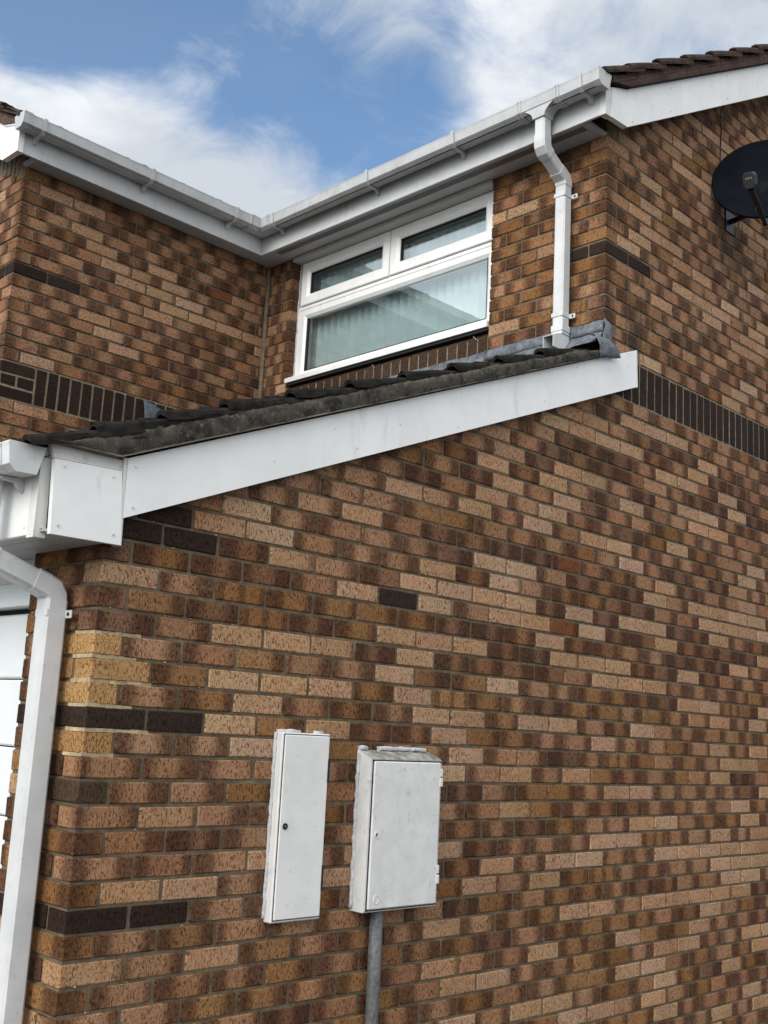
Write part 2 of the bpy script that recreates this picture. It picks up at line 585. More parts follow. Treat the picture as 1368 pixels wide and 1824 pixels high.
M_GROUND = plain('driveway_asphalt', (0.10, 0.095, 0.088), 0.9, 0.2, 30, 0.3, None, 0, 0.5)
M_DOOR = plain('garage_door_paint', (0.72, 0.735, 0.74), 0.45, 0.04, 6, 0.4, None, 0, 0.12)


def glass_material():
    m = bpy.data.materials.new('window_glass')
    m.use_nodes = True
    t = m.node_tree
    t.nodes.clear()
    out = N(t, 'ShaderNodeOutputMaterial')
    tr = N(t, 'ShaderNodeBsdfTransparent')
    tr.inputs[0].default_value = (0.88, 0.935, 0.935, 1)
    gl = N(t, 'ShaderNodeBsdfGlossy')
    gl.inputs['Roughness'].default_value = 0.015
    gl.inputs['Color'].default_value = (0.95, 1.0, 1.0, 1)
    # reflectance of a coated pane, the same from either side
    gm = N(t, 'ShaderNodeNewGeometry')
    cs_ = math_n(t, 'ABSOLUTE', vmath(t, 'DOT_PRODUCT', gm.outputs['Normal'], gm.outputs['Incoming']).outputs['Value'])
    pw = math_n(t, 'POWER', math_n(t, 'SUBTRACT', 1.0, cs_), 5.0)
    fac = math_n(t, 'ADD', 0.15, math_n(t, 'MULTIPLY', pw, 0.85))
    mx = N(t, 'ShaderNodeMixShader')
    link(t, fac, mx.inputs[0])
    link(t, tr.outputs[0], mx.inputs[1])
    link(t, gl.outputs[0], mx.inputs[2])
    link(t, mx.outputs[0], out.inputs['Surface'])
    return m


M_GLASS = glass_material()

# ------------------------------------------------------------------ ground
g = MB().add([(-400, -400, GROUND), (400, -400, GROUND), (400, 400, GROUND), (-400, 400, GROUND)], [(0, 1, 2, 3)])
ground = g.build('ground', M_GROUND, None, (0, 0, GROUND))
ground['kind'] = 'structure'

# ------------------------------------------------------------------ the house
house = thing('house', 'brown brick house with white eaves boards, a garage lean-to and an upstairs window', 'house', (0, 0, GROUND))

# ---- bricks
PALE = [(0.460, 0.287, 0.168), (0.425, 0.258, 0.148), (0.465, 0.278, 0.160), (0.440, 0.280, 0.176), (0.475, 0.312, 0.202)]
MIX = [(0.362, 0.202, 0.114), (0.335, 0.180, 0.099), (0.370, 0.212, 0.123), (0.320, 0.166, 0.090), (0.355, 0.203, 0.120)]
ORANGE = [(0.272, 0.143, 0.060), (0.300, 0.162, 0.072), (0.248, 0.122, 0.049)]
DARK = [(0.235, 0.120, 0.063), (0.205, 0.108, 0.062), (0.240, 0.120, 0.058), (0.195, 0.105, 0.068)]
BLACK = [(0.032, 0.0195, 0.0145), (0.037, 0.0235, 0.0175)]
YELLOW = [(0.43, 0.258, 0.110), (0.40, 0.235, 0.096)]
SOOT = [(0.070, 0.048, 0.031)]
RED = [(0.20, 0.080, 0.036)]


def tone(kind, rnd):
    """linear colour + kiln-mark code for a kind of brick"""
    if kind == 'P':
        c = rnd.choice(PALE)
        code = rnd.choice([0, 0, 0, 0, 0, 1])
    elif kind == 'M':
        c = rnd.choice(MIX)
        code = rnd.choice([33, 23, 32, 34, 43, 22, 24, 42, 30, 3, 13, 31, 33, 40, 4])
    elif kind == 'O':
        c = rnd.choice(ORANGE)
        code = rnd.choice([30, 3, 32, 40, 4, 3, 33, 24, 42])
    elif kind == 'D':
        c = rnd.choice(DARK)
        code = rnd.choice([33, 43, 34, 50, 5, 35, 53, 44, 24, 42])
    elif kind == 'S':
        c = rnd.choice(ORANGE)
        code = 111
    elif kind == 'K':
        c, code = rnd.choice(BLACK), 0
    elif kind == 'Y':
        c, code = rnd.choice(YELLOW), 0
    elif kind == 'B':
        c, code = rnd.choice(SOOT), 0
    elif kind == 'R':
        c, code = rnd.choice(RED), rnd.choice([2, 20])
    k = rnd.uniform(0.90, 1.10)
    return (c[0] * k, c[1] * k * rnd.uniform(0.97, 1.03), c[2] * k * rnd.uniform(0.95, 1.05), float(code))


MESHES = {}
BCH = 0.0035


def brick_mesh(axis, L, T, H, var):
    """chamfered, slightly uneven brick centred on the origin; length runs along axis ('x','y' or 'z')"""
    key = (axis, round(L, 4), round(T, 4), round(H, 4), var)
    if key in MESHES:
        return MESHES[key]
    rnd = random.Random(str(key))
    mb = MB()
    d = {'x': (L, T, H), 'y': (T, L, H), 'z': (T, T, L)}[axis]
    if axis == 'z':
        d = (T, H, L)
    mb.cbox(-d[0] / 2, d[0] / 2, -d[1] / 2, d[1] / 2, -d[2] / 2, d[2] / 2, BCH)
    j = 0.0011
    vs = [(x + rnd.uniform(-j, j), y + rnd.uniform(-j, j), z + rnd.uniform(-j, j)) for x, y, z in mb.v]
    me = bpy.data.meshes.new('brick')
    me.from_pydata(vs, [], mb.f)
    uv = me.uv_layers.new(name='uv')
    fill_uv(me, uv, axis, d, 0, len(me.polygons), (0, 0, 0))
    me.materials.append(M_BRICK)
    MESHES[key] = me
    return me


def uv_of(axis, d, n, co):
    ax = {'x': 0, 'y': 1, 'z': 2}[axis]
    a = max(range(3), key=lambda i: abs(n[i]))
    if axis == 'z':
        return (co[0] / d[0] * 0.5 + 0.5, co[2] / d[2] + 0.5)
    if a == ax:
        o = 1 - ax
        return (co[o] / d[o] * 0.3 + (0.25 if n[ax] < 0 else 0.75), co[2] / d[2] + 0.5)
    return (co[ax] / d[ax] + 0.5, co[2] / d[2] + 0.5)


def fill_uv(me, uv, axis, d, f0, f1, ctr):
    for p in me.polygons[f0:f1]:
        for li in p.loop_indices:
            co = me.vertices[me.loops[li].vertex_index].co
            uv.data[li].uv = uv_of(axis, d, p.normal, (co[0] - ctr[0], co[1] - ctr[1], co[2] - ctr[2]))


CAM_P = Vector((-1.81467, -3.07755, 0.03037))


def screen(p):
    """pixel in the 1368 x 1824 photograph and depth, used only to rank which bricks show largest"""
    q = Vector(p) - CAM_P
    z = q.dot(_f)
    if z < 0.1:
        return None
    return (684 + 1980.36 * q.dot(_r) / z, 912 - 1980.36 * q.dot(_u) / z, z)


def lay(wall, bricks, limit=300):
    """bricks: list of (axis, centre, L, T, H, tone). The limit that show largest become objects of their own."""
    ranked = []
    for i, (axis, c, L, T, H, tn) in enumerate(bricks):
        s = screen(c)
        vis = s is not None and -20 < s[0] < 1388 and -20 < s[1] < 1844
        if vis and axis == 'x' and hidden(c):
            vis = False
        area = L * H / (s[2] ** 2) if vis else 0
        ranked.append((-area, i))
    ranked.sort()
    single = {i for ar, i in ranked[:limit] if ar < 0}
    rest = []
    rnd = random.Random(5)
    for i, bk in enumerate(bricks):
        axis, c, L, T, H, tn = bk
        if i in single:
            o = bpy.data.objects.new('brick', brick_mesh(axis, L, T, H, rnd.randrange(5)))
            put(o, wall, (c[0] + rnd.uniform(-.0016, .0016) * (axis == 'x'), c[1] + rnd.uniform(-.0016, .0016) * (axis == 'y'), c[2] + rnd.uniform(-.0014, .0014)))
            o.color = tn
            o.scale = (rnd.uniform(.986, 1.004) if axis == 'x' else 1, rnd.uniform(.986, 1.004) if axis == 'y' else 1, rnd.uniform(.975, 1.02))
            o.rotation_euler = (rnd.uniform(-.004, .004), rnd.uniform(-.003, .003), rnd.uniform(-.003, .003))
        else:
            rest.append(bk)
    if rest:
        V, F, UVS, TN = [], [], [], []
        ox, oy, oz = WL[wall]
        for axis, c, L, T, H, tn in rest:
            me = brick_mesh(axis, L, T, H, rnd.randrange(5))
            b = len(V)
            V += [(v.co[0] + c[0] - ox, v.co[1] + c[1] - oy, v.co[2] + c[2] - oz) for v in me.vertices]
            uvd = me.uv_layers['uv'].data
            for p in me.polygons:
                F.append([b + k for k in p.vertices])
                for li in p.loop_indices:
                    UVS.append(tuple(uvd[li].uv))
                    TN.append(tn)
        me = bpy.data.meshes.new('brickwork')
        me.from_pydata(V, [], F)
        uv = me.uv_layers.new(name='uv')
        uv.data.foreach_set('uv', [x for p in UVS for x in p])
        at = me.attributes.new('tone', 'FLOAT_COLOR', 'CORNER')
        at.data.foreach_set('color', [x for p in TN for x in p])
        me.materials.append(M_BRICK_S)
        o = put(bpy.data.objects.new('brickwork', me), wall, WL[wall])
        o['kind'] = 'stuff'


def barge_low_top(x):
    return 0.847 + SL * (x - 0.03)


def barge_up_top(x):
    return 3.643 + SU * (x - 3.112)


def hidden(c):
    x, y, z = c
    if abs(y) < 0.2:
        if x < A and z > barge_low_top(x) - 0.17:
            return True
        if x < 0.03 and z > 0.57:
            return True
        if z > barge_up_top(x) - 0.2:
            return True
    elif y > 2:
        if z < 0.80 + SL * (x + 0.34):
            return True
    return False


BH = 0.065
BT = 0.1025
TONES = {}          # (wall, course, position) -> kind, read off the photograph
TONES_ROWS = {}


def course_z(m):
    return 0.075 * m + BH / 2


def pick(wall, m, xc, rnd, weights):
    row = TONES_ROWS.get((wall, m))
    if row:
        best = min(row, key=lambda q: abs(q[0] - xc))
        if abs(best[0] - xc) < 0.10:
            return best[1]
    r = rnd.random()
    acc = 0
    for k, w in weights:
        acc += w
        if r < acc:
            return k
    return weights[-1][0]


W_LOW = (('P', 0.05), ('M', 0.74), ('D', 0.09), ('O', 0.11), ('S', 0.01))
W_UP = (('P', 0.08), ('M', 0.76), ('D', 0.12), ('O', 0.04))
W_WIN = (('P', 0.10), ('M', 0.30), ('O', 0.46), ('D', 0.14))
W_LFT = (('P', 0.08), ('M', 0.74), ('D', 0.16), ('O', 0.02))

SIDE_ROWS = {
    -18: 'P3.93 P4.38',
    -17: 'O2.92 O3.15 P3.37 P4.27',
    -16: 'O2.13 O2.36 P2.58 P2.81 P3.26',
    -15: 'P1.79 P2.25 P2.47 P3.37 P4.04 O4.27',
    -14: 'O1.23 O1.91 O2.58 O2.81 P3.26 O3.71',
    -13: 'P1.79 O2.69 O2.92 P3.37 P3.60 P4.27 P4.50',
    -12: 'M0.33 O0.56 O0.78 O1.23 P1.68 P2.36 O2.58 P3.03 O3.26 O3.48 P3.71',
    -11: 'O0.05 M0.22 M0.45 O0.90 O2.69 O2.92 O3.15 O3.60 P3.82',
    -10: 'P0.11 M0.33 P0.56 P1.68 P2.58 P2.81 P3.26 P3.48 P3.71 P3.93 P4.16',
    -9: 'O0.05 M0.22 O0.45 O2.02 O2.47 O2.69 D3.15 D3.37 P4.04 P4.27',
    -8: 'M0.56 O1.68 P1.91 P2.36 O2.58 P3.93 P4.16 P4.38',
    -7: 'O0.05 P0.22 P0.45 P1.12 D1.79 P2.02 P2.47 P2.69 P3.37 P3.60 P3.82 P4.04 P4.27',
    -6: 'M0.11 M0.33 P1.68 P2.81 P3.03 S3.26 P3.93 P4.38',
    -5: 'O0.05 M0.22 D0.45 O2.47 P3.15 P3.37 O3.82 O4.04 P4.27',
    -4: 'M0.11 P0.33 M0.56 P2.13 O3.48 P4.16 O4.38',
    -3: 'M0.22 M0.45 O0.67 D1.79 O2.25 O2.47 P2.92 P3.15 P4.50',
    -2: 'M0.11 M0.33 P2.13 O3.48 P3.93',
    -1: 'M0.22 M0.45 O1.12 P1.79 S2.92 O3.60 P4.04 P4.27',
    0: 'P0.56 O0.78 P1.01 D1.23 P1.68 O1.91 O2.13 P2.81 P3.93 P4.38',
    1: 'M0.22 O0.45 P0.67 M0.90 D1.12 M1.34 P1.57 P1.79 O2.02 P2.25 P2.47 P3.15',
    2: 'O0.33 P0.56 P0.78 P1.01 O1.23 P1.46 S1.68 O2.58 O2.81 O3.26 P3.93 P4.38',
    3: 'M0.22 M0.45 O0.67 M0.90 M1.12 P1.34 D1.57 O2.69 P3.60 P3.82 S4.04 P4.50',
    4: 'D0.11 M0.33 P0.56 P0.78 P1.01 D1.23 P1.46 D1.68 D1.91 D2.13 D2.36 P2.81 P3.03 P3.26 O4.38',
    5: 'M0.05 O0.22 D0.45 S0.67 D0.90 O1.12 P1.34 P1.57 P1.79 D2.02 D2.25 P2.47 P2.69 P2.92 D3.15 D3.37 P3.60 D3.82',
    6: 'P0.11 M0.33 S0.56 O0.78 O1.01 O1.23 O1.46 D1.68 D1.91 D2.13 P2.36 D2.58 D2.81 D3.48 D3.71 D3.93 P4.16',
    7: 'D0.05 O0.22 D0.45 D0.67 M0.90 P1.12 P1.57 P2.02 P2.25 R2.47 P2.69 D2.92 D3.15 P3.37 D3.60 D3.82 D4.04 D4.27 P4.50',
    8: 'D0.56 P0.78 M1.01 D1.23 P1.46 P1.68 P1.91 P2.13 D2.36 P2.58 D2.81 P3.03 P3.26 D3.48 D3.71 P3.93 D4.38',
    9: 'P0.45 P0.67 M0.90 M1.12 M1.34 P1.57 D1.79 P2.02 D2.47 O2.69 D2.92 D3.15 P3.82 P4.04 P4.27',
    10: 'M0.33 P0.56 M0.78 M1.01 M1.23 M1.46 D1.68 P1.91 P2.13 D2.58 D3.03 P3.26 P3.71 P3.93 P4.16 P4.38',
    11: 'P1.12 D1.57 D1.79 D2.02 D2.25 R2.47 P3.37 D3.60 P4.27',
    12: 'P3.03 D3.48 P4.16',
    13: 'P1.34 P1.79 P2.25 P2.69 P4.27',
    14: 'P1.91 P2.36 D3.03',
    15: 'D1.79 P2.02 P2.47 D2.69 O3.37',
    16: 'D1.68 P1.91 D2.13 D2.81 P3.03 P3.71 P3.93',
    17: 'P2.02 P2.47 P2.69 D3.15 P3.60 P3.82 D4.27',
    18: 'P1.91 D2.36 D2.58 D2.81 D3.03 P3.26 D3.71 D3.93 P4.16 D4.38',
    19: 'D2.47 D2.69 D2.92 P3.37 P3.60 D3.82 P4.04 D4.27',
    20: 'P2.36 P2.58 P2.81 D3.26 P3.71 D3.93',
    21: 'P2.47 P2.69 D3.37 D3.60 P3.82 D4.04',
    22: 'D2.81 P3.03 P3.48',
    27: 'P2.98 P3.20',
    28: 'O3.09',
    29: 'D2.81',
    31: 'D2.81 O2.98',
    32: 'O2.86 P3.31 P4.21 P4.44',
    33: 'P3.88 P4.33',
    34: 'P3.54 P3.76 P3.99',
    35: 'O2.81',
    36: 'P3.09 O3.31 P3.54',
    37: 'D2.81 P3.20 P3.43',
    38: 'P3.09',
    39: 'D2.81 O2.98',
    41: 'P3.20',
    42: 'P4.44',
    43: 'P2.98 P4.10 P4.33 P4.55',
    45: 'P3.43',
    46: 'P3.31 P3.54',
    49: 'P3.65 P3.88 P4.10',
    52: 'P4.44',
}
WING_ROWS = {
    23: 'P1.11',
    27: 'P1.11',
    28: 'O2.12',
    30: 'P1.67',
    32: 'P1.44 D2.34',
    34: 'O2.57',
    35: 'P2.01 P2.23 P2.46 P2.68',
    36: 'D0.99 P1.67 P1.89 P2.12',
    37: 'P1.56',
    38: 'D1.22 D1.67 P1.89 D2.12 R2.34 P2.57',
    39: 'D2.01',
    40: 'D0.99 D1.44',
    41: 'P1.11 P1.33 D1.56',
    42: 'D1.44',
}
for _w, _t in (('side', SIDE_ROWS), ('wing', WING_ROWS)):
    for _m, _s in _t.items():
        TONES_ROWS[(_w, _m)] = [(float(q[1:]), q[0]) for q in _s.split()]



def side_wall():
    w = MB()
    # mortar bed: lower storey, then the upper storey standing on it behind the lean-to
    w.prism([(0.0065, GROUND), (6.5, GROUND), (6.5, 1.79), (2.40, 1.79), (0.12, 0.85), (0.05, 0.80), (0.0065, 0.76)], 'y', 0.0048, 0.25)
    w.prism([(A + 0.0065, 1.79), (6.5, 1.79), (6.5, barge_up_top(6.5) - 0.03), (A + 0.0065, barge_up_top(A) - 0.03)], 'y', 0.0048, 0.25)
    wall = w.build('side_wall', M_MORTAR, house, (0, 0, GROUND))
    rnd = random.Random(3)
    bricks = []
    yc = BT / 2

    def brick(x0, x1, m, kind=None, wts=W_LOW):
        L = x1 - x0
        xc = (x0 + x1) / 2
        k = kind or pick('side', m, xc, rnd, wts)
        tn = tone(k, rnd)
        bricks.append(('x', (xc, yc + rnd.uniform(-.0013, .0013), course_z(m)), L, BT, BH, tn))
    for m in range(-22, 24):
        xs = 0.0
        j = 0
        while xs < 6.2:
            hd = (m % 2 == 1 and j == 0)
            L = BT if hd else 0.215
            if xs < 0.03 or course_z(m) - .04 < barge_low_top(xs + L / 2):
                kind = None
                if j == 0 and m in (-1, 1, 2, 3):
                    kind = 'Y'
                if j == 0 and m in (-2, -3):
                    kind = 'B' if m == -3 else None
                if m in (0, 8, -8, -16) and j in (0, 1):
                    kind = 'K'
                if m == 7 and j == 5 + 1:
                    kind = 'K'
                if m == 9 and j == 1:
                    kind = 'K'
                if not hd and not (xs < 0.02 and m > 8):
                    brick(xs, xs + L, m, kind)
            xs += L + 0.01
            j += 1
    # soldier course
    x = 2.7985
    while x < 6.1:
        bricks.append(('z', (x + 0.0325, yc + rnd.uniform(-.001, .001), 1.8 + 0.1075), 0.215, 0.065, BT, tone('K', rnd)))
        x += 0.0752
    for m in range(27, 66):
        xs = A
        j = 0
        while xs < 6.2:
            hd = (m % 2 == 1 and j == 0)
            L = BT if hd else 0.215
            if not hd and course_z(m) < barge_up_top(xs + L / 2) + 0.02:
                brick(xs, xs + L, m, 'K' if (m == 34 and j in (0, 1)) else None, W_UP)
            xs += L + 0.01
            j += 1
    # soldier bricks carry length along z, thickness 65 along x
    fixed = []
    for b in bricks:
        fixed.append(b)
    lay(wall, fixed, 300)
    MB().box(2.795, 6.15, 0.0030, 0.02, 1.791, 2.023).build('soldier_joints', M_JOINT, wall)
    # pale repointing round the replaced yellow corner bricks
    p = MB()
    r2 = random.Random(9)
    for m, xe, ye in ((4, 0.17, 0.12), (3, 0.16, 0.12), (2, 0.225, 0.12), (1, 0.16, 0.12), (0, 0.23, 0.12), (-1, 0.11, 0.12)):
        z = 0.075 * m - 0.010
        n = 7
        pts = [(0.001 + (xe) * i / n, 0.0) for i in range(n + 1)]
        for i in range(n):
            x0, x1 = pts[i][0], pts[i + 1][0]
            e = r2.uniform(-.002, .003)
            p.box(x0, x1, 0.0015 + r2.uniform(0, .0015), 0.012, z - 0.001 + e * .5, z + 0.011 + e)
        p.box(0.0025, 0.012, 0.012, ye, z - 0.001, z + 0.0115)
    p.build('pale_pointing', M_MORTAR_PALE, wall)['kind'] = 'stuff'
    # crumbs of mortar and bird lime stuck on joints
    d = MB()
    for _ in range(24):
        m = r2.choice(range(-14, 10))
        x = abs(r2.gauss(0.12, 0.22)) + 0.02
        z = 0.075 * m - 0.004 + r2.uniform(-.004, .004)
        s = r2.uniform(.0014, .0034)
        d.cbox(x - s * r2.uniform(.8, 1.6), x + s * r2.uniform(.8, 1.6), -s * .5, .012, z - s * .8, z + s * .8, s * .5)
    o = d.build('mortar_crumbs', M_MORTAR_PALE, wall)
    o['kind'] = 'stuff'
    return wall


side_wall()


def front_walls():
    rnd = random.Random(17)
    # garage front pier
    w = MB()
    w.box(0.006, 0.24, 0.012, 0.434, GROUND, 0.575)
    wall = w.build('garage_pier', M_MORTAR, house, (0.1, 0.3, GROUND))
    bk = []
    for m in range(-22, 8):
        z = course_z(m)
        kind = 'K' if m in (0, -8, -16) else None
        if m % 2 == 0:
            segs = ((0.1125, 0.3275), (0.3375, 0.440))
            if m == 0:
                segs = ((0.1125, 0.215), (0.225, 0.3275), (0.3375, 0.44))
        else:
            segs = ((0.0, 0.215), (0.225, 0.44))
        for s0, s1 in segs:
            k = kind
            if s0 == 0.0:
                k = 'Y' if m in (-1, 1, 3) else k
                k = k or pick('side', m, 0.05, rnd, W_LOW)
                k = 'B' if m == -3 else k
                if m in (-1, 1, 3):
                    k = 'Y'
            xw = rnd.uniform(-.0015, .0015)
            bk.append(('y', (BT / 2 + xw, (s0 + s1) / 2, z), s1 - s0, BT, BH, tone(k or pick('pier', m, s0, rnd, W_WIN), rnd)))
    lay(wall, bk, 80)
    far = MB().box(0.0048, 0.24, 2.585, 2.80, GROUND, 0.575).build('far_pier', M_MORTAR, house)
    bk = []
    for m in range(-22, 8):
        for s0, s1 in (((2.58, 2.795),) if m % 2 else ((2.58, 2.6825), (2.6925, 2.795))):
            bk.append(('y', (BT / 2, (s0 + s1) / 2, course_z(m)), s1 - s0, BT, BH, tone(pick('far', m, s0, rnd, W_WIN), rnd)))
    lay(far, bk, 0)
    # window wall
    w = MB()
    w.box(A + 0.006, A + 0.25, 0.012, 0.772, 1.5, 3.24)
    w.box(A + 0.006, A + 0.25, 2.554, B + 0.1, 1.5, 3.24)
    w.box(A + 0.006, A + 0.25, 0.772, 2.554, 1.5, 2.25)
    wall = w.build('window_wall', M_MORTAR, house, (A, 1.4, 1.5))
    bk = []
    for m in range(26, 43):
        z = course_z(m)
        if m % 2 == 0:
            segs = [(0.1125, 0.3275), (0.3375, 0.5525), (0.5625, 0.7775)]
            if m == 34:
                segs = [(0.1125, 0.215), (0.225, 0.3275)] + segs[1:]
            left = [(2.548, 2.6505), (2.6605, 2.802)]
        else:
            segs = [(0.0, 0.215), (0.225, 0.44), (0.45, 0.665), (0.675, 0.7775)]
            left = [(2.548, 2.73), (2.74, 2.802)]
        for i, (s0, s1) in enumerate(segs + left):
            k = 'K' if (m == 34 and i < 2) else None
            if s0 == 0.0 and k is None:
                k = rnd.choice('OOOMO')
            if s0 > 2 and k is None:
                k = pick('winleft', m, s0, rnd, W_LFT)
            bk.append(('y', (A + BT / 2 + rnd.uniform(-.0015, .0015), (s0 + s1) / 2, z), s1 - s0, BT, BH,
                       tone(k or pick('win', m, (s0 + s1) / 2, rnd, W_WIN), rnd)))
    lay(wall, bk, 300)
    # canted brick-on-edge course under the sill
    prof = [(0.0, 2.10), (0.0, 2.258), (0.045, 2.297), (0.10, 2.297), (0.10, 2.10)]
    me = None
    y = 0.7825
    n = 0
    while y < 2.53:
        if me is None:
            mb = MB().prism([(a - 0.05, z - 2.2) for a, z in prof], 'y', -0.0327, 0.0327)
            me = bpy.data.meshes.new('sill_brick')
            me.from_pydata(mb.v, [], mb.f)
            me.uv_layers.new(name='uv')
            me.materials.append(M_BRICK)
        o = bpy.data.objects.new('sill_brick', me)
        put(o, wall, (A + 0.05 + rnd.uniform(-.001, .001), y + 0.0327, 2.2))
        t_ = tone('K', rnd)
        o.color = (t_[0] * 1.9, t_[1] * 1.9, t_[2] * 1.75, 0)
        y += 0.0765
        n += 1
    # joints of the canted course
    j = MB()
    j.prism([(A + 0.0025, 2.10), (A + 0.0025, 2.2565), (A + 0.048, 2.2945), (A + 0.1, 2.292), (A + 0.1, 2.10)], 'y', 0.779, 2.547)
    j.build('sill_joints', M_JOINT, wall)
    # left wing, side face
    w = MB()
    w.box(CX + 0.0065, A + 0.05, B + 0.006, B + 0.25, 1.0, 3.30)
    wall = w.build('wing_side_wall', M_MORTAR, house, (1.8, B, 1.0))
    bk = []
    for m in list(range(15, 24)) + list(range(27, 43)):
        xs = CX
        j = 0
        while xs < A - 0.03:
            hd = (m % 2 == 1 and j == 0)
            x1 = min(xs + (BT if hd else 0.215), A - 0.014)
            k = 'K' if (m == 34 and j < 2) else None
            if not hd:
              bk.append(('x', ((xs + x1) / 2, B + BT / 2 + rnd.uniform(-.0013, .0013), course_z(m)), x1 - xs, BT, BH,
                       tone(k or pick('wing', m, (xs + x1) / 2, rnd, W_LFT), rnd)))
            xs = x1 + 0.01
            j += 1
    for m in (24, 25, 26):
        for s0, s1 in (((CX + 0.1125, CX + 0.215),) if m == 25 else ((CX, CX + 0.215),)):
            bk.append(('x', ((s0 + s1) / 2, B + BT / 2, course_z(m)), s1 - s0, BT, BH, tone('K', rnd)))
    x = CX + 0.225
    while x < A - 0.08:
        bk.append(('z', (x + 0.0325, B + BT / 2, 1.8 + 0.1075), 0.215, 0.065, BT, tone('K', rnd)))
        x += 0.0752
    lay(wall, bk, 300)
    MB().box(CX + 0.004, A - 0.05, B + 0.0030, B + 0.02, 1.791, 2.023).build('soldier_joints', M_JOINT, wall)
    ms = MB()
    ms.prism([(A - 0.016, B - 0.004), (A - 0.002, B - 0.016), (A + 0.01, B - 0.016), (A + 0.01, B + 0.02), (A - 0.016, B + 0.02)], 'z', 1.7, 3.215)
    ms.build('mastic_joint', M_MASTIC, wall)
    # left wing, front face
    w = MB()
    w.prism([(B + 0.012, GROUND), (B + 2.2, GROUND), (B + 2.2, 3.36 + SU * 2.2), (B + 0.012, 3.36)], 'x', CX + 0.006, CX + 0.25)
    wall = w.build('wing_front_wall', M_MORTAR, house, (CX, 3.3, GROUND))
    bk = []
    for m in range(-22, 62):
        z = course_z(m)
        ys = B + (0.1125 if m % 2 == 0 else 0.0)
        j = 0
        while ys < B + 2.0:
            L = 0.215
            if z > 3.30 + SU * (ys - B):
                ys += L + 0.01
                j += 1
                continue
            s0 = ys
            k = 'K' if m in (34, 24, 25, 26) and j == 0 else None
            bk.append(('y', (CX + BT / 2 + rnd.uniform(-.0015, .0015), (s0 + ys + L) / 2, z), ys + L - s0, BT, BH,
                       tone(k or pick('wfront', m, ys, rnd, W_LOW), rnd)))
            ys += L + 0.01
            j += 1
    lay(wall, bk, 60)


front_walls()


# ---- eaves boards, soffits, barge boards (upper)
def fascia(name, mb, mat=None):
    return mb.build(name, mat or M_UPVC, house)


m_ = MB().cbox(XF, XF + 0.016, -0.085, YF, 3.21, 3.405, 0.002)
fascia('fascia_board', m_, M_FASCIA_SHADE)
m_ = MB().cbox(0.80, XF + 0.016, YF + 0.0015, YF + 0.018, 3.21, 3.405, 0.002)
fascia('fascia_board', m_, M_FASCIA_SHADE)
m_ = MB().box(XF - 0.002, XF - 0.0005, YF - 0.006, YF - 0.001, 3.208, 3.40)
fascia('corner_trim', m_, M_UPVC_OLD)
# soffits: grooved boards
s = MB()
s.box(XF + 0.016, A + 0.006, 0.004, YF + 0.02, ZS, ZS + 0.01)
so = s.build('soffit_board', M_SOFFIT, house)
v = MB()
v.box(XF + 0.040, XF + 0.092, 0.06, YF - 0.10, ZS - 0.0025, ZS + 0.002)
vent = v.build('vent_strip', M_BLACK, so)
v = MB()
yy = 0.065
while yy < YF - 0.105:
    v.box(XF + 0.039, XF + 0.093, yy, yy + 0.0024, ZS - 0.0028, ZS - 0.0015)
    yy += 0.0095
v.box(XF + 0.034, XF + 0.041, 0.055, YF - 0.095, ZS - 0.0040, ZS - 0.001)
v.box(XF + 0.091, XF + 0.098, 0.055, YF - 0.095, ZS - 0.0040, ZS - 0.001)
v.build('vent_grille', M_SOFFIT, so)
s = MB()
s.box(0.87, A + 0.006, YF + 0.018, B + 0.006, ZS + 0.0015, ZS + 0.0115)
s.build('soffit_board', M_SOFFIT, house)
# joint trim where the two soffits meet, and the end trims
t_ = MB()
t_.prism([(XF - 0.01, YF + 0.02), (XF + 0.025, YF + 0.02), (A, B), (A - 0.035, B)], 'z', ZS - 0.008, ZS - 0.001)
t_.build('soffit_joint_trim', M_SOFFIT, house)
t_ = MB().cbox(XF + 0.03, A - 0.004, 0.004, 0.030, ZS - 0.012, ZS - 0.0005, 0.003)
t_.build('soffit_end_trim', M_SOFFIT, house)
t_ = MB().cbox(0.875, 0.90, YF + 0.03, B - 0.004, ZS - 0.012, ZS + 0.0005, 0.003)
t_.build('soffit_end_trim', M_SOFFIT, house)
# box end + barge board on the gable
bx = MB().prism([(XF + 0.052, 3.211), (2.766, 3.219), (2.766, 3.436), (2.62, 3.38)], 'y', EU, EU + 0.032)
bx.build('box_end', M_UPVC, house)
bx = MB().prism([(XF - 0.001, 3.208), (XF + 0.052, 3.2105), (XF + 0.052, 3.38), (XF - 0.001, 3.372)], 'y', EU + 0.003, EU + 0.04)
bx.build('corner_trim', M_UPVC_OLD, house)
bb = MB().prism([(2.7665, 3.219), (6.4, 3.219 + SU * (6.4 - 2.766)), (6.4, barge_up_top(6.4)), (2.7665, barge_up_top(2.766))], 'y', EU - 0.001, EU + 0.024)
bb.build('barge_board', M_UPVC, house)
bb = MB().prism([(2.80, 3.40), (6.4, barge_up_top(6.4) - 0.055), (6.4, barge_up_top(6.4) - 0.035), (2.80, 3.42)], 'y', EU + 0.024, 0.02)
bb.build('verge_soffit', M_SOFFIT, house)
# small nail heads
def nails(pts, axis, at, parent=None, r=0.0032, mat=None, name='nail_cap'):
    for p in pts:
        mb = MB()
        seg = 8
        ring = [(r * math.cos(2 * math.pi * k / seg), r * math.sin(2 * math.pi * k / seg)) for k in range(seg)]
        if axis == 'y':
            mb.prism([(p[0] + a, p[1] + b) for a, b in ring], 'y', at - 0.003, at + 0.001)
        else:
            mb.prism([(p[0] + a, p[1] + b) for a, b in ring], 'x', at - 0.003, at + 0.001)
        mb.build(name, mat or M_UPVC_OLD, parent or house)


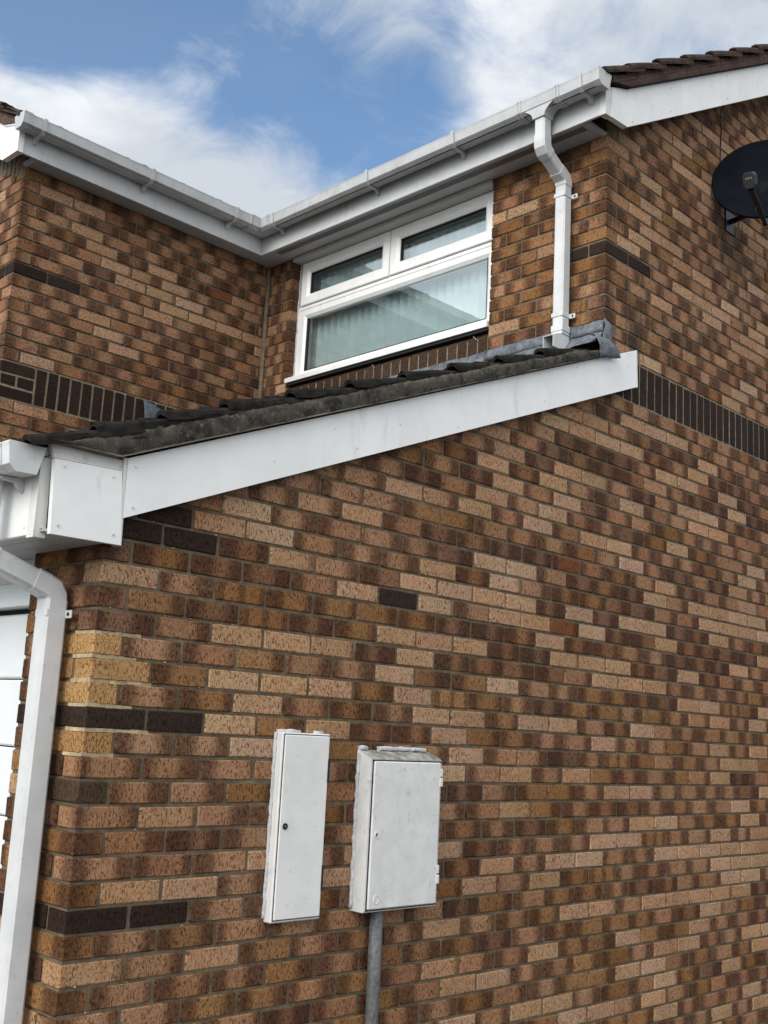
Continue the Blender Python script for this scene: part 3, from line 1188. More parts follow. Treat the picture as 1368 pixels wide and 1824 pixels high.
nails([(3.2, 3.51), (3.2, 3.655), (3.85, 3.90), (3.85, 4.05), (4.25, 4.21), (2.81, 3.27)], 'y', EU - 0.001, r=0.004)
# left wing box end + barge
XL = 0.757
bx = MB().prism([(YF - 0.005, 3.208), (2.853, 3.212), (2.853, 3.43), (YF - 0.005, 3.372)], 'x', XL, XL + 0.034)
bx.build('box_end', M_UPVC, house)
bx = MB().prism([(XL + 0.034, 3.209), (0.80, 3.209), (0.80, 3.39), (XL + 0.034, 3.375)], 'y', YF - 0.002, YF + 0.03)
bx.build('corner_trim', M_UPVC_OLD, house)
bb = MB().prism([(2.8535, 3.212), (5.2, 3.212 + SU * (5.2 - 2.8535)), (5.2, 3.43 + SU * (5.2 - 2.8535)), (2.8535, 3.43)], 'x', XL - 0.001, XL + 0.022)
bb.build('barge_board', M_UPVC, house)
# grey cut bricks packed under the wing verge
pk = []
rnd = random.Random(4)
for k in range(8):
    y0 = B + 0.02 + 0.055 * k
    mb = MB().cbox(CX - 0.004, CX + 0.05, y0, y0 + 0.043, 3.16 + 0.02 * k, 3.36 + 0.032 * k, 0.004)
    mb.build('packing_brick', M_MASTIC, house)

# ---- eaves of the garage
f_ = MB().cbox(-0.245, -0.228, 0.012, 2.80, 0.560, 0.826, 0.002)
f_.build('fascia_board', M_UPVC, house)
c_ = MB()
c_.prism([(-0.248, 0.553), (-0.208, 0.553), (-0.216, 0.836), (-0.250, 0.832)], 'y', -0.016, 0.004)
c_.prism([(-0.2495, 0.551), (-0.2465, 0.551), (-0.2465, 0.834), (-0.2495, 0.834)], 'y', -0.018, 0.024)
c_.build('corner_trim', M_UPVC_OLD, house)
e_ = MB().prism([(-0.213, 0.5635), (0.031, 0.5655), (0.010, 0.800), (-0.224, 0.793)], 'y', -0.053, -0.034)
e_.build('box_end', M_UPVC, house)
e_ = MB().prism([(-0.2235, 0.797), (0.014, 0.8035), (0.014, 0.838), (-0.236, 0.838)], 'y', -0.043, -0.02)
e_.build('filler_strip', M_UPVC_OLD, house)
e_ = MB().prism([(0.019, 0.640), (0.028, 0.640), (0.026, 0.846), (0.013, 0.846)], 'y', -0.0515, -0.03)
e_.build('joint_trim', M_UPVC_OLD, house)
e_ = MB().prism([(0.027, 0.566), (0.036, 0.566), (0.034, 0.66), (0.024, 0.66)], 'y', -0.047, -0.002)
e_.build('joint_trim', M_UPVC_OLD, house)
nails([(-0.19, 0.775), (-0.02, 0.776), (-0.19, 0.592), (0.0, 0.595)], 'y', -0.053, r=0.0042, mat=M_CHROME, name='screw')
nails([(0.060, 0.825), (0.062, 0.692)], 'y', -0.051, r=0.0042, mat=M_CHROME, name='screw')
nails([(0.05, 0.585)], 'x', -0.245, r=0.003)
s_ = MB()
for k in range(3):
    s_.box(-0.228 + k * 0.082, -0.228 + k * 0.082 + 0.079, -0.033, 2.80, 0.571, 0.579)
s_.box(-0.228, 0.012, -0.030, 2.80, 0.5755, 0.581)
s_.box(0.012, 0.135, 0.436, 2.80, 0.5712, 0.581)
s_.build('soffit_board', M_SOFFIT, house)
bb = MB().prism([(0.0285, 0.652), (2.985, 1.862), (2.975, 2.060), (0.0285, 0.847)], 'y', -0.051, -0.032)
bb.build('barge_board', M_UPVC, house)
bb = MB().prism([(0.04, 0.69), (2.95, 1.885), (2.95, 2.02), (0.04, 0.83)], 'y', -0.032, 0.004)
bb.build('barge_backing', M_BLACK, house)
t_ = MB().prism([(2.9855, 1.858), (2.993, 1.861), (2.983, 2.062), (2.9755, 2.060)], 'y', -0.052, 0.0)
t_.build('end_trim', M_UPVC_OLD, house)
nails([(0.62, 0.965), (1.02, 1.10), (1.60, 1.32), (2.2, 1.59), (2.72, 1.88), (2.90, 1.955), (2.9, 2.02), (1.25, 1.25), (0.9, 1.15), (2.45, 1.82)], 'y', -0.051, r=0.0032)

# garage door and its frame
d_ = MB().box(0.06, 0.12, 0.442, 2.575, 0.405, 0.5705)
fr = d_.build('door_frame', M_DOOR, house)
MB().box(0.052, 0.06, 0.44, 2.575, 0.49, 0.498).build('frame_bead', M_UPVC_OLD, fr)
MB().box(0.048, 0.06, 0.44, 2.575, 0.405, 0.43).build('frame_bead', M_DOOR, fr)
gd = MB().box(0.13, 0.14, 0.44, 2.575, GROUND, 0.41).build('garage_door', M_BLACK, house)
z1 = 0.385
while z1 > GROUND + 0.02:
    z0 = max(GROUND + 0.01, z1 - 0.230)
    pan = MB().cbox(0.100, 0.13, 0.445, 2.57, z0, z1, 0.006)
    pan.build('door_panel', M_DOOR, gd)
    z1 = z0 - 0.005


# ---- roofs
def tile_mesh(name, slope, mat, length=0.40, width=0.300, roll=0.027, th=0.013):
    """interlocking roll tile; nose at the origin, length up the slope along +x, width along +y"""
    prof = []
    for k in range(7):
        a = math.pi * (1 - k / 6)
        prof.append((0.030 + math.cos(a) * 0.030, math.sin(a) * roll + 0.002))
    prof += [(0.115, 0.0)]
    for k in range(5):
        a = math.pi * (1 - k / 4)
        prof.append((0.165 + math.cos(a) * 0.030, math.sin(a) * roll * 0.9 + 0.001))
    prof += [(width - 0.004, 0.0)]
    under = [(y if 0.005 < y else y + 0.0, z - th) for y, z in prof][::-1]
    poly = prof + under
    t = math.atan(slope)
    dx, dz = math.cos(t), math.sin(t)
    nx, nz = -dz, dx
    rr = random.Random(name)
    rings = []
    for s in (0.0, 0.02, 0.09, 0.17, 0.25, length):
        rings.append([(s * dx + z * nx + rr.uniform(-.003, .003), y + rr.uniform(-.002, .002), s * dz + z * nz + rr.uniform(-.0022, .0022)) for y, z in poly])
    mb = MB().sweep(rings, True, False)
    me = bpy.data.meshes.new(name)
    me.from_pydata(mb.v, [], mb.f)
    me.materials.append(mat)
    return me


# lean-to: slab, tiles, verge mortar, flashings
NOSES = [-0.325, -0.100, 0.140, 0.383, 0.672, 0.955, 1.252, 1.548, 1.845, 2.142]


def roof_top(x):                    # top of the tile noses (flat part)
    return 0.812 + 0.400 * (x + 0.342)


sl = MB().prism([(-0.30, roof_top(-0.30) - 0.055), (A - 0.003, roof_top(A) - 0.055), (A - 0.003, roof_top(A) - 0.075), (-0.24, 0.80)], 'y', -0.028, B + 0.005)
lean = sl.build('lean_to_roof', M_TILE, house, (1.2, 1.4, 0.8))
tm = [tile_mesh('tile_low_%d' % k, 0.288, M_TILE, roll=0.024, th=0.015) for k in range(5)]
rnd = random.Random(23)
for i, xn in enumerate(NOSES):
    for c in range(10):
        y0 = -0.078 + 0.293 * c
        if y0 + 0.30 > B:
            continue
        o = bpy.data.objects.new('tile', tm[rnd.randrange(5)])
        put(o, lean, (xn + rnd.uniform(-.006, .006), y0 + rnd.uniform(-.003, .003), roof_top(xn) + rnd.uniform(-.003, .003)))
        o.rotation_euler = (rnd.uniform(-.02, .02), rnd.uniform(-.012, .012), rnd.uniform(-.012, .012))
# verge mortar: rough face filling from the barge board up to the tiles
vm = MB()
xs = []
x = -0.236
while x < 2.60:
    xs.append(x)
    x += 0.0125
xs.append(2.60)
lines = []
r3 = random.Random(31)
NR = 8


def under_tile(x):
    k = max(n for n in NOSES if n <= x + 0.001)
    return roof_top(k) + 0.288 * (x - k) - 0.013


ph = [r3.uniform(0, 6.28) for _ in range(6)]


def wav(x, z):
    return 0.5 * math.sin(9 * x + ph[0]) + 0.35 * math.sin(23 * x + 13 * z + ph[1]) + 0.3 * math.sin(47 * x + ph[2] + 31 * z) + 0.2 * math.sin(120 * x + 70 * z + ph[3])


prev = None
rows = []
for x in xs:
    zb = 0.838 if x < -0.011 else 0.842 + SL * (x - 0.0)
    k = max(n for n in NOSES if n <= x + 0.001)
    gap = 0.034 * max(0.0, 1 - (x - k) / 0.24) + 0.004 * wav(x, 0) + r3.uniform(0, 0.005)
    zt = under_tile(x) + 0.024 - max(0.0, gap) if x > -0.2 else zb + 0.004
    zt = max(zt, zb + 0.006)
    col = []
    for r in range(NR + 1):
        f = r / NR
        z = zb + (zt - zb) * f
        y = -0.076 - 0.009 * math.sin(f * 2.6) + 0.0012 * wav(x, z) + (0.012 * max(0, f - .85) / .15)
        col.append((x, y, z))
    col.append((x, -0.01, zt - 0.004))
    rows.append(col)
nv = NR + 2
V = [p for col in rows for p in col]
F = []
for i in range(len(rows) - 1):
    for k in range(nv - 1):
        a = i * nv + k
        F.append((a, a + nv, a + nv + 1, a + 1))
vm.add(V, F, True)
n0 = len(vm.v)
vm.build('verge_mortar', M_VERGE, lean)
# undercloak: thin lighter slip on top of the barge board
uc = MB().prism([(-0.012, 0.8385), (2.60, 0.8385 + SL * 2.612 + 0.003), (2.60, 0.8425 + SL * 2.612 + 0.005), (-0.012, 0.8435)], 'y', -0.078, -0.02)
uc.prism([(-0.246, 0.8382), (-0.012, 0.8385), (-0.012, 0.8435), (-0.246, 0.845)], 'y', -0.078, -0.02)
uc.build('undercloak', M_MASTIC, lean)


def sheet(path_rows, thick, name, parent, mat=M_LEAD, jit=0.0, seed=1):
    """lumpy metal sheet from a grid of points"""
    rr = random.Random(seed)
    nr, nc = len(path_rows), len(path_rows[0])
    top = [[Vector(p) + Vector((rr.uniform(-jit, jit), rr.uniform(-jit, jit), rr.uniform(-jit, jit))) for p in r] for r in path_rows]
    V, F = [], []
    for r in top:
        V += [tuple(p) for p in r]
    for i in range(nr - 1):
        for k in range(nc - 1):
            a = i * nc + k
            F.append((a, a + 1, a + nc + 1, a + nc))
    mb = MB().add(V, F, True)
    o = mb.build(name, mat, parent)
    so_ = o.modifiers.new('thickness', 'SOLIDIFY')
    so_.thickness = thick
    so_.offset = 0
    return o


# apron flashing along the window wall, dressed down over the top tiles
rowsL = []
for k in range(40):
    y = 0.0 + (B - 0.02) * k / 39
    l = 0.005 * math.sin(y * 31) + 0.004 * math.sin(y * 77)
    rowsL.append([(A - 0.004, y, 2.166 + 0.003 * math.sin(y * 19)), (A - 0.007, y, 2.14), (A - 0.010, y, 2.112 + l * .5),
                  (A - 0.030, y, 2.08 + l), (A - 0.07, y, 2.035 + l * 1.5), (A - 0.16, y, 2.000 + l * 1.5)])
sheet(rowsL, 0.003, 'apron_flashing', lean, M_LEAD, 0.0015, 2)
# upper cover strip of the flashing with its folded end
rowsL = []
for k in range(24):
    y = -0.004 + 0.79 * k / 23
    l = 0.003 * math.sin(y * 40)
    rowsL.append([(A - 0.002, y, 2.172), (A - 0.012, y, 2.168 + l), (A - 0.016 + l, y, 2.14), (A - 0.020 + l, y, 2.112 + l), (A - 0.012, y, 2.106 + l)])
sheet(rowsL, 0.003, 'cover_flashing', lean, M_LEAD, 0.0012, 3)
# corner: the lead turns round the quoin and drops over the verge
rowsL = []
for k in range(9):
    f = k / 8
    rowsL.append([(A - 0.02 + 0.065 * f, -0.012, 2.175 - 0.018 * f), (A - 0.02 + 0.067 * f, -0.018, 2.13), (A - 0.03 + 0.075 * f, -0.014, 2.08),
                  (A - 0.05 + 0.09 * f, -0.022, 2.03 - 0.01 * f), (A - 0.12 + 0.13 * f, -0.062 + .01 * f, 1.99 - 0.012 * f)])
sheet(rowsL, 0.002, 'corner_flashing', lean, M_LEAD, 0.0018, 5)
rowsL = []
for k in range(9):
    f = k / 8
    x0 = 2.545 + 0.05 * f
    rowsL.append([(2.60 + 0.15 * f, 0.02, 2.06 + 0.02 * f), (2.585 + 0.155 * f, -0.05, 2.035 + 0.01 * f), (2.575 + 0.165 * f, -0.082, 2.005 + 0.0 * f), (2.58 + 0.17 * f, -0.092, 1.965 + 0.018 * f),
                  (2.59 + 0.185 * f, -0.088, 1.925 + 0.035 * f), (2.60 + 0.19 * f, -0.075, 1.905 + 0.055 * f)])
sheet(rowsL, 0.003, 'verge_flashing', lean, M_LEAD, 0.0025, 6)
# stepped soaker against the wing wall
rowsL = []
for k in range(14):
    x = 1.842 + 0.85 * k / 13
    zt = max(2.012 - 0.055 * k, roof_top(x) + 0.10) if k < 3 else roof_top(x) + 0.09
    if k == 0:
        zt = 2.012
    rowsL.append([(x, B - 0.004, zt), (x + 0.005, B - 0.012, zt - 0.08), (x + 0.02, B - 0.03, roof_top(x) + 0.02), (x + 0.02, B - 0.12, roof_top(x) + 0.015)])
sheet(rowsL, 0.003, 'side_flashing', lean, M_LEAD_DARK, 0.003, 8)
rowsL = [[(1.836, B - 0.006, 2.014), (1.845, B - 0.008, 1.95), (1.865, B - 0.012, 1.89), (1.885, B - 0.012, 1.75)],
         [(1.90, B - 0.008, 2.000), (1.91, B - 0.015, 1.94), (1.915, B - 0.015, 1.87), (1.92, B - 0.015, 1.75)],
         [(1.965, B - 0.008, 1.982), (1.965, B - 0.018, 1.93), (1.97, B - 0.02, 1.87), (1.98, B - 0.02, 1.75)],
         [(2.03, B - 0.008, 1.955), (2.03, B - 0.016, 1.92), (2.03, B - 0.02, 1.86), (2.03, B - 0.02, 1.75)]]
sheet(rowsL, 0.003, 'side_flashing', lean, M_LEAD_DARK, 0.003, 9)

# main roof and wing roof with their valley
VX, VY = 2.46, 2.565


def zmain(x):
    return 3.361 + SU * (x - 2.437)


mr = MB()
mr.add([(2.47, EU - 0.02, zmain(2.47) - 0.05), (6.4, EU - 0.02, zmain(6.4) - 0.05), (6.4, VY + 3.94, zmain(6.4) - 0.05), (2.47, VY + 0.01, zmain(2.47) - 0.05)], [(0, 1, 2, 3)])
mr.add([(2.47, EU - 0.02, zmain(2.47) - 0.07), (6.4, EU - 0.02, zmain(6.4) - 0.07), (6.4, VY + 3.94, zmain(6.4) - 0.07), (2.47, VY + 0.01, zmain(2.47) - 0.07)], [(3, 2, 1, 0)])
mroof = mr.build('main_roof', M_TILE_UP, house, (4, 1.5, 3.4))
tmu = tile_mesh('tile_up', SU - 0.085, M_TILE_UP)
for i in range(12):
    xn = 2.437 + 0.2915 * i if i else 2.512
    for c in range(11):
        y0 = EU - 0.045 + 0.293 * c
        if y0 > VY - 0.12 + (xn - VX):
            continue
        o = bpy.data.objects.new('tile', tmu)
        put(o, mroof, (xn, y0, zmain(xn) + rnd.uniform(-.003, .003)))
        o.rotation_euler = (rnd.uniform(-.008, .008), rnd.uniform(-.006, .006), 0)
wr = MB()
wr.add([(XL - 0.02, VY, zmain(2.47) - 0.051), (VX, VY, zmain(2.47) - 0.051), (VX + 2.6, VY + 2.6, zmain(2.47 + 2.6) - 0.051), (XL - 0.02, VY + 2.6, zmain(2.47 + 2.6) - 0.051)], [(0, 1, 2, 3)])
wroof = wr.build('wing_roof', M_TILE_UP, house, (1.6, 3.8, 3.4))
for i in range(7):
    yn = 2.541 + 0.2915 * i if i else 2.612
    for c in range(10):
        x1 = XL - 0.045 + 0.293 * c
        if x1 > VX - 0.05 + (yn - VY):
            continue
        o = bpy.data.objects.new('tile', tmu)
        put(o, wroof, (x1 + 0.30, yn, zmain(yn - 2.541 + 2.437) + rnd.uniform(-.003, .003)))
        o.rotation_euler = (0, 0, math.pi / 2)


def verge_up(name, along, s0, s1, noses, zbase, ztile, parent, face):
    rows = []
    x = s0
    rr = random.Random(name + along)
    while x <= s1:
        zb = zbase(x)
        zt = ztile(x) - 0.004 + rr.uniform(-.003, .003)
        col = []
        for r in range(6):
            f = r / 5
            z = zb + (zt - zb) * f
            off = face - 0.012 - 0.006 * math.sin(f * 3) + rr.uniform(-.0015, .0015)
            col.append((x, off, z) if along == 'x' else (off, x, z))
        col.append((x, face + 0.05, zt) if along == 'x' else (face + 0.05, x, zt))
        rows.append(col)
        x += 0.02
    nv = 7
    F = []
    for i in range(len(rows) - 1):
        for k in range(nv - 1):
            a = i * nv + k
            q = (a, a + nv, a + nv + 1, a + 1)
            F.append(q if along == 'x' else q[::-1])
    MB().add([p for c in rows for p in c], F, False).build('verge_mortar', M_VERGE_UP, parent)


NU = [2.437 + 0.2915 * i for i in range(14)]


def up_tile_under(x):
    k = max([n for n in NU if n <= x + .001] or [NU[0]])
    return zmain(k) + (SU - 0.085) * (x - k) - 0.006


verge_up('v', 'x', 2.60, 6.3, NU, lambda x: barge_up_top(x) if x > 2.767 else 3.395 + (x - 2.60) * 0.255, up_tile_under, mroof, EU)
uc = MB().prism([(2.767, barge_up_top(2.767) + 0.0005), (6.4, barge_up_top(6.4) + 0.0005), (6.4, barge_up_top(6.4) + 0.007), (2.767, barge_up_top(2.767) + 0.007)], 'y', EU - 0.026, EU + 0.03)
uc.prism([(2.60, 3.385), (2.767, 3.437), (2.767, 3.444), (2.60, 3.392)], 'y', EU - 0.026, EU + 0.03)
uc.build('undercloak', M_TILE, mroof)
verge_up('w', 'y', 2.70, 4.5, NU, lambda y: 3.432 + SU * (y - 2.8535) if y > 2.8535 else 3.385 + (y - 2.70) * 0.30,
         lambda y: up_tile_under(y - 2.541 + 2.437), wroof, XL)

# inside of the upstairs room
rm = MB()
rm.box(A + 0.22, A + 3.0, 0.26, 0.27, 1.9, 3.35)
rm.box(A + 0.22, A + 3.0, 2.78, 2.79, 1.9, 3.35)
rm.box(A + 3.0, A + 3.01, 0.26, 2.79, 1.9, 3.35)
rm.box(A + 0.22, A + 3.0, 0.26, 2.79, 1.89, 1.90)
rm.build('room_walls', M_ROOM, house)
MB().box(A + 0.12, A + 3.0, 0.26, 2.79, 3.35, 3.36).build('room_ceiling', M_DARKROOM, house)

# ---- window
XW = A + 0.07
win = MB().box(XW + 0.012, XW + 0.060, 0.779, 0.833, 2.345, 3.188)
win.box(XW + 0.012, XW + 0.060, 2.460, 2.547, 2.345, 3.188)
win.box(XW + 0.012, XW + 0.060, 0.833, 2.460, 3.120, 3.188)
win.box(XW + 0.012, XW + 0.060, 0.833, 2.460, 2.345, 2.395)
win.box(XW + 0.012, XW + 0.060, 0.833, 2.460, 2.838, 2.868)
win.box(XW + 0.012, XW + 0.060, 1.640, 1.685, 2.868, 3.120)
window = win.build('window', M_UPVC, house, (XW, 1.66, 2.345))


def frame_ring(y0, y1, z0, z1, w, xf, xb, bevel=0.016, ins=0.0, wb=None):
    """mitred frame: flat face then a bevel falling back to the glass"""
    wb = wb or w
    mb = MB()
    out = [(y0, z0), (y1, z0), (y1, z1), (y0, z1)]
    def inset(d, db=None):
        db = d if db is None else db
        return [(y0 + d, z0 + db), (y1 - d, z0 + db), (y1 - d, z1 - d), (y0 + d, z1 - d)]
    lev = [(out, xb), (out, xf + 0.004), (inset(0.004), xf), (inset(w - bevel, wb - bevel), xf), (inset(w, wb), xf + 0.014), (inset(w, wb), xb)]
    V = []
    for pts, x in lev:
        V += [(x, y, z) for y, z in pts]
    F = []
    for i in range(len(lev) - 1):
        for k in range(4):
            l = (k + 1) % 4
            F.append((i * 4 + k, (i + 1) * 4 + k, (i + 1) * 4 + l, i * 4 + l))
    mb.add(V, F, False)
    return mb


fr_ = frame_ring(0.779, 2.547, 2.345, 2.872, 0.086, XW, XW + 0.05, 0.02, 0, 0.062)
fr_.build('frame', M_UPVC, window)
MB().cbox(XW - 0.004, XW + 0.03, 0.779, 2.547, 2.842, 2.873, 0.006).build('transom', M_UPVC, window)
for y0, y1 in ((0.806, 1.660), (1.667, 2.516)):
    cs = frame_ring(y0, y1, 2.876, 3.186, 0.077, XW - 0.014, XW + 0.04, 0.022)
    sash = cs.build('casement', M_UPVC, window)
    MB().box(XW + 0.016, XW + 0.022, y0 + 0.070, y1 - 0.070, 2.946, 3.116).build('pane', M_GLASS, window)
    # black glazing gasket
    gk = frame_ring(y0 + 0.0765, y1 - 0.0765, 2.876 + 0.0765, 3.186 - 0.0765, 0.006, XW + 0.004, XW + 0.03, 0.003)
    gk.build('gasket', M_BLACK, window)
MB().box(XW + 0.022, XW + 0.028, 0.855, 2.470, 2.396, 2.818).build('pane', M_GLASS, window)
frame_ring(0.8645, 2.4615, 2.4065, 2.8105, 0.006, XW + 0.010, XW + 0.036, 0.003).build('gasket', M_BLACK, window)
sl_ = MB()
sl_.prism([(A - 0.010, 2.314), (A - 0.012, 2.340), (A - 0.008, 2.346), (XW + 0.02, 2.352), (XW + 0.02, 2.314)], 'y', 0.779, 2.547)
sl_.build('sill', M_UPVC, window)
MB().cbox(A - 0.016, A + 0.01, 0.774, 0.786, 2.311, 2.349, 0.003).build('sill_end_cap', M_UPVC_OLD, window)
MB().box(A + 0.004, XW + 0.05, 0.780, 2.546, 2.297, 2.314).build('sill_gap_strip', M_BLACK, window)  # plain black strip closing the gap below the sill
MB().cbox(A - 0.012, XW + 0.05, 0.778, 2.548, 3.189, 3.2185, 0.003).build('head_trim', M_SOFFIT, window)
sb = MB()
r4 = random.Random(6)
z = 2.35
while z < 3.18:
    z2 = z + r4.uniform(.02, .05)
    sb.box(XW - 0.004 - r4.uniform(0, .004), XW + 0.02, 2.541 + r4.uniform(-.004, .001), 2.552, z, z2)
    z = z2
sb.build('sealant', M_SEAL, window)

# vertical blind inside
blind = thing('vertical_blind', 'pale fabric vertical blind hanging behind the upstairs window', 'blind', (A + 0.19, 1.66, 2.2))
MB().cbox(A + 0.172, A + 0.208, 0.68, 2.64, 3.12, 3.155, 0.004).build('head_rail', M_BLIND, blind)
sm = None
y = 0.70
k = 0
while y < 2.62:
    if sm is None:
        ang = R(-42)
        mb = MB()
        w_ = 0.089
        pts = []
        for q in range(7):
            f = q / 6 - 0.5
            bow = 0.006 * math.cos(math.pi * f)
            pts.append((math.sin(ang) * f * w_ + math.cos(ang) * bow, math.cos(ang) * f * w_ - math.sin(ang) * bow))
        V = [(a, b_, 0.0) for a, b_ in pts] + [(a, b_, 0.84) for a, b_ in pts]
        V += [(a + 0.0008, b_, 0.0) for a, b_ in pts] + [(a + 0.0008, b_, 0.84) for a, b_ in pts]
        F = [(i, i + 1, i + 8, i + 7) for i in range(6)] + [(i + 14, i + 21, i + 22, i + 15) for i in range(6)]
        mb.add(V, F, True)
        sm = bpy.data.meshes.new('slat')
        sm.from_pydata(mb.v, [], mb.f)
        sm.polygons.foreach_set('use_smooth', [True] * len(sm.polygons))
        sm.materials.append(M_BLIND)
    o = bpy.data.objects.new('slat', sm)
    put(o, blind, (A + 0.19, y, 2.27))
    o.rotation_euler = (0, 0, rnd.uniform(-.07, .07))
    y += 0.0655

# ------------------------------------------------------------------ gutters
GPROF = [(0.0, 0.078), (0.003, 0.078), (0.024, 0.004), (0.088, 0.001), (0.108, 0.018), (0.1135, 0.066), (0.1165, 0.078), (0.112, 0.080),
         (0.109, 0.068), (0.1035, 0.020), (0.086, 0.006), (0.027, 0.008), (0.006, 0.080), (0.0, 0.080)]
COLLAR = [(0.0, 0.083), (0.0, 0.078), (0.022, -0.002), (0.089, -0.004), (0.1125, 0.016), (0.118, 0.066), (0.1215, 0.078), (0.119, 0.085), (0.111, 0.085),
          (0.105, 0.02), (0.086, 0.004), (0.026, 0.006), (0.008, 0.085)]
CAPP = [(0.0, 0.084), (0.0, 0.078), (0.022, -0.003), (0.089, -0.005), (0.1125, 0.015), (0.1185, 0.066), (0.1215, 0.080), (0.118, 0.085)]


def gut_prism(prof, axis, face, sign, zb, a0, a1):
    """profile pushed out from a fascia face: axis is the run direction"""
    poly = [(face + sign * d, zb + h) for d, h in prof]
    return MB().prism(poly, axis, a0, a1)


def bracket_mesh(axis, face, sign, zb, at, w=0.022):
    arm = [(0.001, -0.034), (0.012, -0.034), (0.030, -0.012), (0.090, -0.010), (0.1155, 0.012), (0.1215, 0.064), (0.124, 0.080), (0.120, 0.087), (0.113, 0.084),
           (0.1165, 0.066), (0.110, 0.018), (0.088, -0.002), (0.024, 0.001), (0.008, 0.06), (0.001, 0.06)]
    return MB().prism([(face + sign * d, zb + h) for d, h in arm], axis, at - w / 2, at + w / 2)


def lug(axis, face, sign, zb, at):
    mb = MB()
    seg = 10
    pts = [(at + 0.013 * math.cos(2 * math.pi * k / seg), zb - 0.030 + 0.013 * math.sin(2 * math.pi * k / seg)) for k in range(seg)]
    a, b_ = sorted((face + sign * 0.0005, face + sign * 0.006))
    if axis == 'y':
        mb.prism(pts, 'x', a, b_)
    else:
        mb.prism(pts, 'y', a, b_)
    return mb


ZG = 3.322
gut = thing('gutter', 'white upper gutter above the window, ending at the gable and carrying the downpipe', 'gutter', (XF - 0.06, 1.3, ZG))
gut_prism(GPROF, 'y', XF, -1, ZG, -0.125, YF - 0.17).build('trough', M_GUTTER_SHADE, gut)
gut_prism(CAPP, 'y', XF, -1, ZG, -0.152, -0.112).build('end_cap', M_GUTTER_SHADE, gut)
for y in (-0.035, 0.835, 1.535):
    br = bracket_mesh('y', XF, -1, ZG, y).build('bracket', M_GUTTER_SHADE, gut)
    lug('y', XF, -1, ZG, y).build('lug', M_GUTTER_SHADE, br)
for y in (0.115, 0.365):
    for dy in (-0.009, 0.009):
        gut_prism(COLLAR, 'y', XF, -1, ZG, y + dy - 0.007, y + dy + 0.007).build('collar', M_GUTTER_SHADE, gut)
# outlet: sides swoop down to the square spigot
op = MB()
rings = []
yc = 0.234
for f, hw in ((0.0, 0.092), (0.25, 0.068), (0.5, 0.050), (0.75, 0.041), (1.0, 0.038)):
    z = ZG + 0.012 - f * 0.062
    rings.append([(XF - 0.106, yc - hw, z), (XF - 0.106, yc + hw, z), (XF - 0.030, yc + hw, z), (XF - 0.030, yc - hw, z)])
op.sweep(rings, True, False)
op.build('outlet', M_GUTTER_SHADE, gut)
# inner angle: both arms of the corner piece
ang = MB()
P0 = [(XF - d, ZG + h - 0.001) for d, h in COLLAR]
ring1 = [(XF - d, YF - 0.175, ZG + h) for d, h in COLLAR]
ring2 = [(XF - d, YF - d, ZG + h) for d, h in COLLAR]
ring3 = [(XF - 0.175, YF - d, ZG + h) for d, h in COLLAR]
ang.sweep([ring1, ring2, ring3], True, False)
ang.build('corner_piece', M_GUTTER_SHADE, gut)
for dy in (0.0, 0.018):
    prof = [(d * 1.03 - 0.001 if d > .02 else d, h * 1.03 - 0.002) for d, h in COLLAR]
    gut_prism(prof, 'y', XF, -1, ZG, YF - 0.182 - dy, YF - 0.170 - dy).build('collar', M_GUTTER_SHADE, gut)
br = bracket_mesh('y', XF, -1, ZG, YF - 0.235).build('bracket', M_GUTTER_SHADE, gut)
lug('y', XF, -1, ZG, YF - 0.235).build('lug', M_GUTTER_SHADE, br)

gut2 = thing('gutter', 'white gutter along the left wing roof, meeting the other at the inner corner', 'gutter', (1.6, YF - 0.06, ZG))
gut_prism(GPROF, 'x', YF, -1, ZG, XL - 0.01, XF - 0.17).build('trough', M_GUTTER_SHADE, gut2)
gut_prism(CAPP, 'x', YF, -1, ZG, XL - 0.035, XL + 0.004).build('end_cap', M_GUTTER_SHADE, gut2)
gut_prism(COLLAR, 'x', YF, -1, ZG, XL + 0.006, XL + 0.020).build('collar', M_GUTTER_SHADE, gut2)
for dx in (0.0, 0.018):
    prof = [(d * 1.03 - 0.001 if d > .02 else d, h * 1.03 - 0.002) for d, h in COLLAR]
    gut_prism(prof, 'x', YF, -1, ZG, XF - 0.182 - dx, XF - 0.170 - dx).build('collar', M_GUTTER_SHADE, gut2)
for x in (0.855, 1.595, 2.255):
    br = bracket_mesh('x', YF, -1, ZG, x).build('bracket', M_GUTTER_SHADE, gut2)
    lug('x', YF, -1, ZG, x).build('lug', M_GUTTER_SHADE, br)

ZG3 = 0.738
gut3 = thing('gutter', 'white garage gutter end beside the lowest roof tile', 'gutter', (-0.3, 1.3, ZG3))
gut_prism(GPROF, 'y', -0.245, -1, ZG3, 0.0, 2.8).build('trough', M_PIPE, gut3)
gut_prism(CAPP, 'y', -0.245, -1, ZG3, -0.034, 0.012).build('end_cap', M_PIPE, gut3)
for y in (0.020, 0.036):
    gut_prism(COLLAR, 'y', -0.245, -1, ZG3, y, y + 0.013).build('collar', M_PIPE, gut3)
br = bracket_mesh('y', -0.245, -1, ZG3, 0.09).build('bracket', M_PIPE, gut3)
lug('y', -0.245, -1, ZG3, 0.09).build('lug', M_PIPE, br)
gut_prism(COLLAR, 'y', -0.245, -1, ZG3, 0.27, 0.284).build('collar', M_PIPE, gut3)

# ------------------------------------------------------------------ downpipes
HP = 0.033


